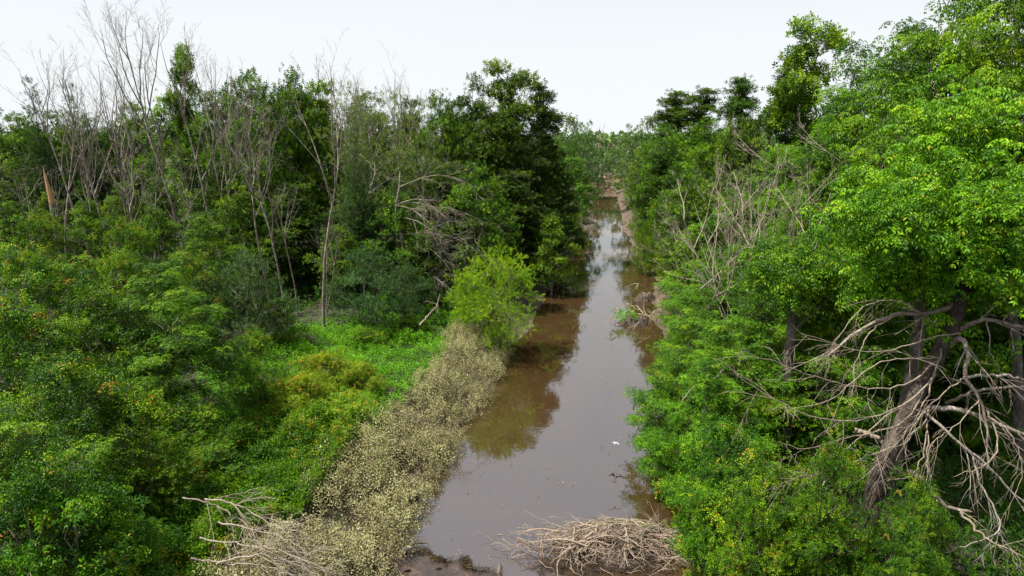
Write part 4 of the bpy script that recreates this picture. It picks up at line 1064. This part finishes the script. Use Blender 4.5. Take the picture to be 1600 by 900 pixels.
# ================================================================== BRUSHWOOD HEAP IN THE WATER
hx, hy, _ = on(945, 862, 0.0)
heap = thing('brushwood_heap', 'heap of bleached tangled branches stranded in the water at the bottom', 'brushwood', (hx, hy, 0))
r = np.random.default_rng(81)
def lump(name, cx, cy, sx_, sy_, sz_, mat, parent=None, nu=40, nv=14, nz=.35, seed=0, **kw):
    u = np.linspace(0, 2 * math.pi, nu, endpoint=False); v = np.linspace(0, 1, nv)
    U, Vv = np.meshgrid(u, v)
    rad = 1 + (vnoise(np.cos(U) * 2 + seed, np.sin(U) * 2, .8) - .5) * .6
    xx = cx + np.cos(U) * (1 - Vv) * sx_ * rad; yy = cy + np.sin(U) * (1 - Vv) * sy_ * rad
    zz = sz_ * sm(Vv * 1.6) + (vnoise(xx + seed, yy, .35) - .5) * nz * Vv ** .5 - .12
    P_ = np.stack([xx, yy, zz], -1).reshape(-1, 3)
    i = np.arange(nv - 1)[:, None] * nu; j = np.arange(nu)[None, :]; j2 = (j + 1) % nu
    F = np.stack([i + j, i + j2, i + nu + j2, i + nu + j], -1).reshape(-1, 4)
    return link(name, make_mesh(name, P_, [F], mat), parent, **kw)
lump('mound', .2, .1, 2.3, .9, .42, 'soil_dark', heap)
lump('mud_edge', -1.5, .0, 1.4, .95, .10, 'mud_wet', heap, nz=.08, seed=4)
# main bleached limbs, each one its own piece
def heap_z(x, y): return .10 + .62 * math.exp(-((x - .3) / 2.0) ** 2 - ((y - .1) / .8) ** 2)
for i in range(64):
    a = r.uniform(-.45, .45) + (math.pi if r.random() < .65 else 0)
    x0 = r.uniform(-.6, 2.6); y0 = r.normal(.15, .38); ln = r.uniform(1.0, 2.6)
    if i % 4 == 0: a = -math.pi / 2 + r.uniform(-.7, .5); x0 = r.uniform(-1.2, 2.6); y0 = r.uniform(-.1, .3); ln = r.uniform(.7, 1.4)
    n = 9; pts = []
    px_, py_, bend = x0, y0, r.normal(0, .10)
    lift = r.uniform(.0, .16)
    for k in range(n):
        z = heap_z(px_, py_) + lift + .10 * math.sin(k * .9 + i)
        if k > n * .6: z -= .05 * (k - n * .6)
        pts.append((px_, py_, max(z, .0)))
        px_ += math.cos(a) * ln / n; py_ += math.sin(a) * ln / n; a += bend + r.normal(0, .10)
    tb = Tubes(); r0 = r.uniform(.014, .034)
    tb.add(np.array(pts), np.linspace(r0, r0 * .35, n), 6)
    for j in range(r.integers(2, 5)):
        k = r.integers(2, n - 1); d = unit(np.array(pts[k]) - np.array(pts[k - 1]))
        grow(r, tb, pts[k], d + r.normal(0, .45, 3), ln * .38, r0 * .5, 0, [L_(3, .5, .5, -.03, .12, 6, 4, .2), L_(0, 0, 0, -.02, .14, 4, 3)])
    tb.build('branch', 'wood_bleached' if i % 3 else 'wood_twig', heap)
tb = Tubes()
for i in range(900):
    x0 = r.normal(.3, 1.25); y0 = r.normal(.05, .45); a = r.uniform(0, 6.28); ln = r.uniform(.25, .8)
    z0 = heap_z(x0, y0) + r.uniform(-.12, .15)
    p1 = (x0 + math.cos(a) * ln, y0 + math.sin(a) * ln * .6, max(.0, heap_z(x0 + math.cos(a) * ln, y0 + math.sin(a) * ln * .6) + r.uniform(-.15, .15)))
    tb.add(curve((x0, y0, max(0, z0)), p1, r, 5, r.uniform(-.1, .25), .06), [.010, .009, .008, .006, .003], 3)
tb.build('twig', 'wood_twig', heap, kind='stuff')
tb = Tubes()
for i in range(260):
    x0 = r.uniform(-2.0, 1.6); y0 = r.uniform(-1.1, -.35); a = r.uniform(math.pi * .8, math.pi * 1.9); ln = r.uniform(.3, .8)
    tb.add(curve((x0, y0, .03), (x0 + math.cos(a) * ln, y0 + math.sin(a) * ln * .7, .01), r, 5, .06, .08), [.010, .009, .008, .006, .003], 3)
tb.build('sunken_twig', 'wood_wet', heap, kind='stuff')
fo = Foliage(r); k = 420; x0 = r.normal(.9, .55, k); y0 = r.normal(.55, .2, k)
fo.put(T_WIL, np.stack([x0, y0, np.array([heap_z(a, b) for a, b in zip(x0, y0)]) - .05], 1), unit(r.normal(0, .5, (k, 3)) + [0, 0, 1]), r.uniform(.25, .5, k), r.uniform(.2, .8, k)); fo.build('grass_tuft', 'leaf_meadow', heap, kind='stuff')

# mud spit at the bottom
bx, by, _ = on(672, 905, 0)
mb = thing('mud_bar', 'wet dark mud bar with leaf litter at the bottom beside the dried weeds', 'mud bar', (bx, by, 0))
k = 72; nv_ = 16; U, Vv = np.meshgrid(np.linspace(0, 2 * math.pi, k, endpoint=False), np.linspace(0, 1, nv_))
rad = 1 + (vnoise(np.cos(U) * 3 + 5, np.sin(U) * 3, .7) - .5) * .7
xx = np.cos(U) * (1 - Vv) * 2.1 * rad - .25; yy = np.sin(U) * (1 - Vv) * 1.3 * rad - .05
ridge = np.exp(-((Vv - .22) / .12) ** 2)
zz = -.05 + .075 * sm(Vv * 5) + ridge * .07 * vnoise(xx, yy, .25) + (vnoise(xx + 7, yy, .22) - .5) * .035
i_ = np.arange(nv_ - 1)[:, None] * k; j_ = np.arange(k)[None, :]; j2 = (j_ + 1) % k
link('mud', make_mesh('mud', np.stack([xx, yy, zz], -1).reshape(-1, 3), [np.stack([i_ + j_, i_ + j2, i_ + k + j2, i_ + k + j_], -1).reshape(-1, 4)], 'mud_wet'), mb)
fo = Foliage(r); k = 1300
ang = r.uniform(.05, .62, k) * math.pi; rr2 = r.normal(.80, .05, k)
x0 = 2.1 * np.cos(ang) * rr2 * (1 + (vnoise(np.cos(ang) * 3 + 5, np.sin(ang) * 3, .7) - .5) * .7) - .25; y0 = 1.3 * np.sin(ang) * rr2 * (1 + (vnoise(np.cos(ang) * 3 + 5, np.sin(ang) * 3, .7) - .5) * .7) - .05
q = vnoise(x0 * 3, y0 * 3, .5) > .35; x0, y0 = x0[q], y0[q]; k = len(x0)
fo.put([T_spray(r, 4, .05, .045, .022)], np.stack([x0, y0, .06 + r.uniform(0, .06, k)], 1), unit(r.normal(0, 1, (k, 3)) + [0, 0, .6]), r.uniform(.5, 1.1, k), np.where(r.random(k) < .15, .7, .0)); fo.build('leaf_litter', 'litter', mb, kind='stuff')
x, y, _ = on(636, 862, .06)
lg = thing('stranded_log', 'small pale weathered chunk of wood on the mud bar beside the weeds', 'log', (x, y, .06), R(35))
tb = Tubes(); P_ = resample([(-.30, -.05, .02), (-.16, -.02, .07), (-.02, .02, .09), (.12, .0, .07), (.22, .03, .03)], 12, r, .012); tb.add(P_, np.array([.02, .055, .075, .07, .085, .09, .075, .08, .06, .05, .03, .008]), 9); tb.build('log', 'silt_pale', lg)
tb = Tubes(); tb.add([(.05, .05, .05), (.3, .10, .1), (.5, .08, .06), (.7, .0, .01)], [.04, .035, .025, .006], 7); tb.add([(.0, .05, .05), (.1, .25, .1), (.25, .36, .04)], [.03, .025, .005], 6); tb.build('dark_root', 'wood_wet', lg)
x, y, _ = on(780, 893, 0)
st_ = thing('snag_post', 'short rotten stick poking out of the water at the bottom edge', 'stick', (x, y, 0))
tb = Tubes(); tb.add([(0, 0, -.2), (.01, 0, .05), (.03, 0, .2), (.02, 0, .33)], [.06, .05, .035, .006], 8); tb.add([(.03, 0, .0), (.08, .01, .1), (.1, 0, .2)], [.03, .025, .004], 6); tb.build('stick', 'wood_twig', st_)
for i, (px, py, s_) in enumerate([(685, 890, .10), (636, 893, .12), (697, 885, .05)]):
    x, y, _ = on(px, py, .03)
    tb = Tubes(); tb.add([(-s_, 0, .03), (0, .02, .07), (s_, .03, .03)], [.01, s_ * .5, .005], 6)
    o = tb.build('wet_clod', 'wood_wet'); o.location = (x, y, .02)
    tag(o, ['dark leaf-shaped clod on the mud bar, middle of the three', 'dark clod with a straw on the mud bar, nearest the weeds', 'smallest dark clod on the mud bar'][i], 'clod')

# drift debris along the right bank and far left
def debris(px, py, w, h, n, seed, label, mat='wood_twig', tuft=0, zup=.6):
    rr = np.random.default_rng(seed); x, y, _ = on(px, py, 0)
    t = thing('drift_pile', label, 'driftwood', (x, y, 0))
    lump('mound', 0, 0, w * .38, h * .32, zup * .5, 'soil_dark', t, nu=24, nv=8, nz=.25, seed=seed)
    for i in range(n):
        a = rr.uniform(0, 6.28); x0, y0 = rr.normal(0, w * .22), rr.normal(0, h * .22); ln = rr.uniform(.4, .9) * w * .5
        tb = Tubes(); z0 = rr.uniform(.05, zup); g = curve((x0, y0, z0), (x0 + math.cos(a) * ln, y0 + math.sin(a) * ln, max(0, z0 + rr.uniform(-.5, .4))), rr, 6, .12, .05)
        r0 = rr.uniform(.02, .05); tb.add(g, np.linspace(r0, .006, 6), 5)
        grow(rr, tb, g[3], rr.normal(0, 1, 3), ln * .5, r0 * .5, 0, [L_(3, .5, .5, 0, .12, 5, 3, .2), L_(0, 0, 0, 0, .14, 4, 3)])
        tb.build('branch', mat if i % 2 else 'wood_bleached', t)
    if tuft:
        fo = Foliage(rr); x0 = rr.normal(-w * .2, w * .12, tuft); y0 = rr.normal(0, h * .15, tuft)
        fo.put(T_HERB, np.stack([x0, y0, rr.uniform(zup * .3, zup * .8, tuft)], 1), unit(rr.normal(0, .4, (tuft, 3)) + [0, 0, 1]), rr.uniform(.8, 1.4, tuft), rr.uniform(.3, .8, tuft)); fo.build('leafy_tuft', 'leaf_meadow', t, kind='stuff')
debris(992, 505, 3.6, 3.0, 26, 91, 'tangle of driftwood with a green tuft at the right water edge', tuft=90, zup=.9)
debris(1008, 468, 2.6, 2.6, 16, 92, 'dark hoop-like root tangle above the green-tufted driftwood', 'wood_wet', zup=1.2)
debris(1018, 412, 4.2, 6.0, 14, 93, 'dry brown brush on the right bank below the dark tree', zup=1.0)
debris(915, 357, 5.0, 5.0, 14, 94, 'reddish brown driftwood jutting from the left bank far up the river', zup=.9)
debris(1035, 715, 2.0, 1.6, 12, 95, 'bleached drift sticks at the water under the right-hand shrubs', zup=.6)
debris(975, 318, 4.5, 12, 10, 96, 'pale eroded bank heap with sticks on the right of the narrow channel', zup=.8)
# eroded bank at the end of the river
x, y, _ = on(945, 292, 0)
eb = thing('eroded_bank', 'bare orange-brown eroded bank closing the far end of the river', 'bank', (x, y + 3, 0))
lump('soil', 0, 0, 9, 4, 2.4, 'bank_soil', eb, nu=60, nv=16, nz=1.0, seed=20)
rr_ = np.random.default_rng(97)
for i in range(10):
    tb = Tubes(); tb.add(curve((rr_.uniform(-6, 6), -1.5, rr_.uniform(1, 2.4)), (rr_.uniform(-6, 6), -4, rr_.uniform(.2, 1)), rr_, 5, .1, .05), [.09, .08, .07, .05, .02], 5); tb.build('branch', 'bark_pale', eb)

fo = Foliage(np.random.default_rng(98)); rf = fo.rng; k = 700
yf = 15 + 60 * rf.random(k) ** 1.6; ed = rf.random(k) ** 2.2 * .5; side = rf.random(k) < .5
xf = np.where(side, left_x(yf) + ed * (right_x(yf) - left_x(yf)), right_x(yf) - ed * (right_x(yf) - left_x(yf)))
fo.put([T_spray(rf, 2, .02, .07, .035, 1.0)], np.stack([xf, yf, np.full(k, .012)], 1), np.tile([[0., 0, 1.]], (k, 1)), rf.uniform(.4, 1.3, k), rf.uniform(.2, .9, k)); o = fo.build('floating_leaves', 'litter', kind='stuff'); tag(o, 'small pale leaves floating on the muddy water', 'leaves')

# ------------------------------------------------------------------ birds over the river
def bird(label, px, py, z, span, mat, rz, flap, legs=True):
    x, y, _ = on(px, py, z)
    t = thing('bird', label, 'bird', (x, y, z), rz)
    # body with neck, head and beak: one lathe along -Y (flight direction +X locally)
    prof = [(-.24, .004), (-.20, .03), (-.10, .055), (0, .062), (.10, .050), (.16, .028), (.24, .020), (.30, .024), (.335, .026), (.37, .010), (.44, .003)]
    s_ = span / .95
    tb = Tubes(); tb.add([(a * s_, 0, .02 * math.sin(a * 9) * s_) for a, _ in prof], [b * s_ for _, b in prof], 10); tb.build('body', mat, t)
    for sg in (-1, 1):
        rows = []
        for k in range(8):
            f = k / 7
            yy = sg * f * span * .5; lift = span * (.16 * math.sin(f * 2.0) * flap - .10 * f * f)
            sweep = .10 * span * math.sin(f * math.pi) - .10 * span * f * f
            ch = span * (.20 * (1 - f ** 2.2) + .035)
            for c, h in ((.35, 0), (0, .014), (-.65, 0)): rows.append((sweep + ch * c, yy, lift + h * span))
            rows.append((sweep, yy, lift - .004 * span))
        F = []
        for k in range(7):
            for c in range(4):
                a = k * 4 + [0, 1, 2, 3][c]; b = k * 4 + [1, 2, 3, 0][c]
                F.append((a, b, b + 4, a + 4))
        link('wing', make_mesh('wing', np.array(rows), [np.array(F)], mat), t)
    tl = np.array([(-.2, -.01, .0), (-.2, .01, .0), (-.36, .06, -.01), (-.36, -.06, -.01), (-.2, -.01, .012), (-.2, .01, .012), (-.36, .06, -.002), (-.36, -.06, -.002)]) * s_
    link('tail', make_mesh('tail', tl, [np.array([(0, 1, 2, 3), (7, 6, 5, 4), (0, 4, 5, 1), (1, 5, 6, 2), (2, 6, 7, 3), (3, 7, 4, 0)])], mat, smooth=False), t)
    if legs:
        for sg in (-1, 1):
            tb = Tubes(); tb.add([(-.12 * s_, sg * .015 * s_, -.03 * s_), (-.3 * s_, sg * .02 * s_, -.05 * s_), (-.46 * s_, sg * .02 * s_, -.05 * s_)], [.008 * s_, .006 * s_, .004 * s_], 5); tb.build('leg', mat, t)
    return t
b_ = bird('dark brown water bird gliding low over the river with spread wings', 962, 744, .6, .56, 'feather_dark', R(80), 1.0)
b_.rotation_euler = (R(12), R(-38), R(80))
bird('white-winged bird flying over the water just above the dark one', 962, 692, .8, .32, 'feather_white', R(55), .3, False)

# distant wood to the horizon: nobody could count these crowns
rr_ = np.random.default_rng(99)
fo = Foliage(rr_); n = 1300
yy = 215 + 900 * rr_.random(n) ** 1.8; xx = rr_.uniform(-1.05, 1.05, n) * (yy * .95 + 20)
d = np.maximum(left_x(yy) - xx, xx - right_x(yy)); q = d > 2; xx, yy = xx[q], yy[q]
fo_h = 9 + 5 * vnoise(xx, yy, 12) + rr_.uniform(-1.5, 1.5, len(xx))
T_DIST = []
for _ in range(3):
    k = 22; dd = unit(rr_.normal(0, 1, (k, 3)) + [0, 0, .6]); P_ = dd * np.array([2.6, 2.6, 2.6]) * rr_.uniform(.6, 1, (k, 1))
    T_DIST.append(leaves(P_, unit(rr_.normal(0, 1, (k, 3))), unit(dd + rr_.normal(0, .4, (k, 3))), rr_.uniform(1.2, 2.2, k), 1.3))
for hfrac in (.85, .5):
    fo.put(T_DIST, np.stack([xx, yy, fo_h * hfrac], 1), np.tile([[0, 0, 1.]], (len(xx), 1)) + rr_.normal(0, .2, (len(xx), 3)), rr_.uniform(.8, 1.4, len(xx)), .2 + .6 * vnoise(xx, yy, 20))
o = fo.build('distant_wood', 'leaf_far', kind='stuff'); tag(o, 'distant unbroken woodland running to the horizon', 'woodland')
# forest rows beside the frame and between the named trees
for i, (px, top, dep, kind) in enumerate([(-120, 200, 75, 'broad'), (-60, 195, 84, 'far'), (40, 192, 88, 'far'), (120, 196, 86, 'far'), (200, 185, 90, 'far'), (300, 180, 92, 'far'), (400, 165, 90, 'far'), (480, 165, 88, 'far'), (560, 165, 92, 'far'), (640, 170, 90, 'far'), (720, 165, 86, 'far'), (800, 185, 88, 'far'), (860, 195, 96, 'far')]):
    put(kind, px, top, dep, 'tree crown far behind the left forest, only glimpsed through gaps', group='trees far behind the left forest')
for i, (px, top, dep) in enumerate([(1060, 205, 115), (1120, 190, 110), (1190, 180, 100), (1260, 170, 90), (1340, 160, 85), (1420, 140, 80), (1520, 120, 76), (1620, 110, 72), (1700, 100, 60)]):
    put('far', px, top, dep, 'tree crown far behind the right bank canopy, only glimpsed through gaps', group='trees far behind the right bank')
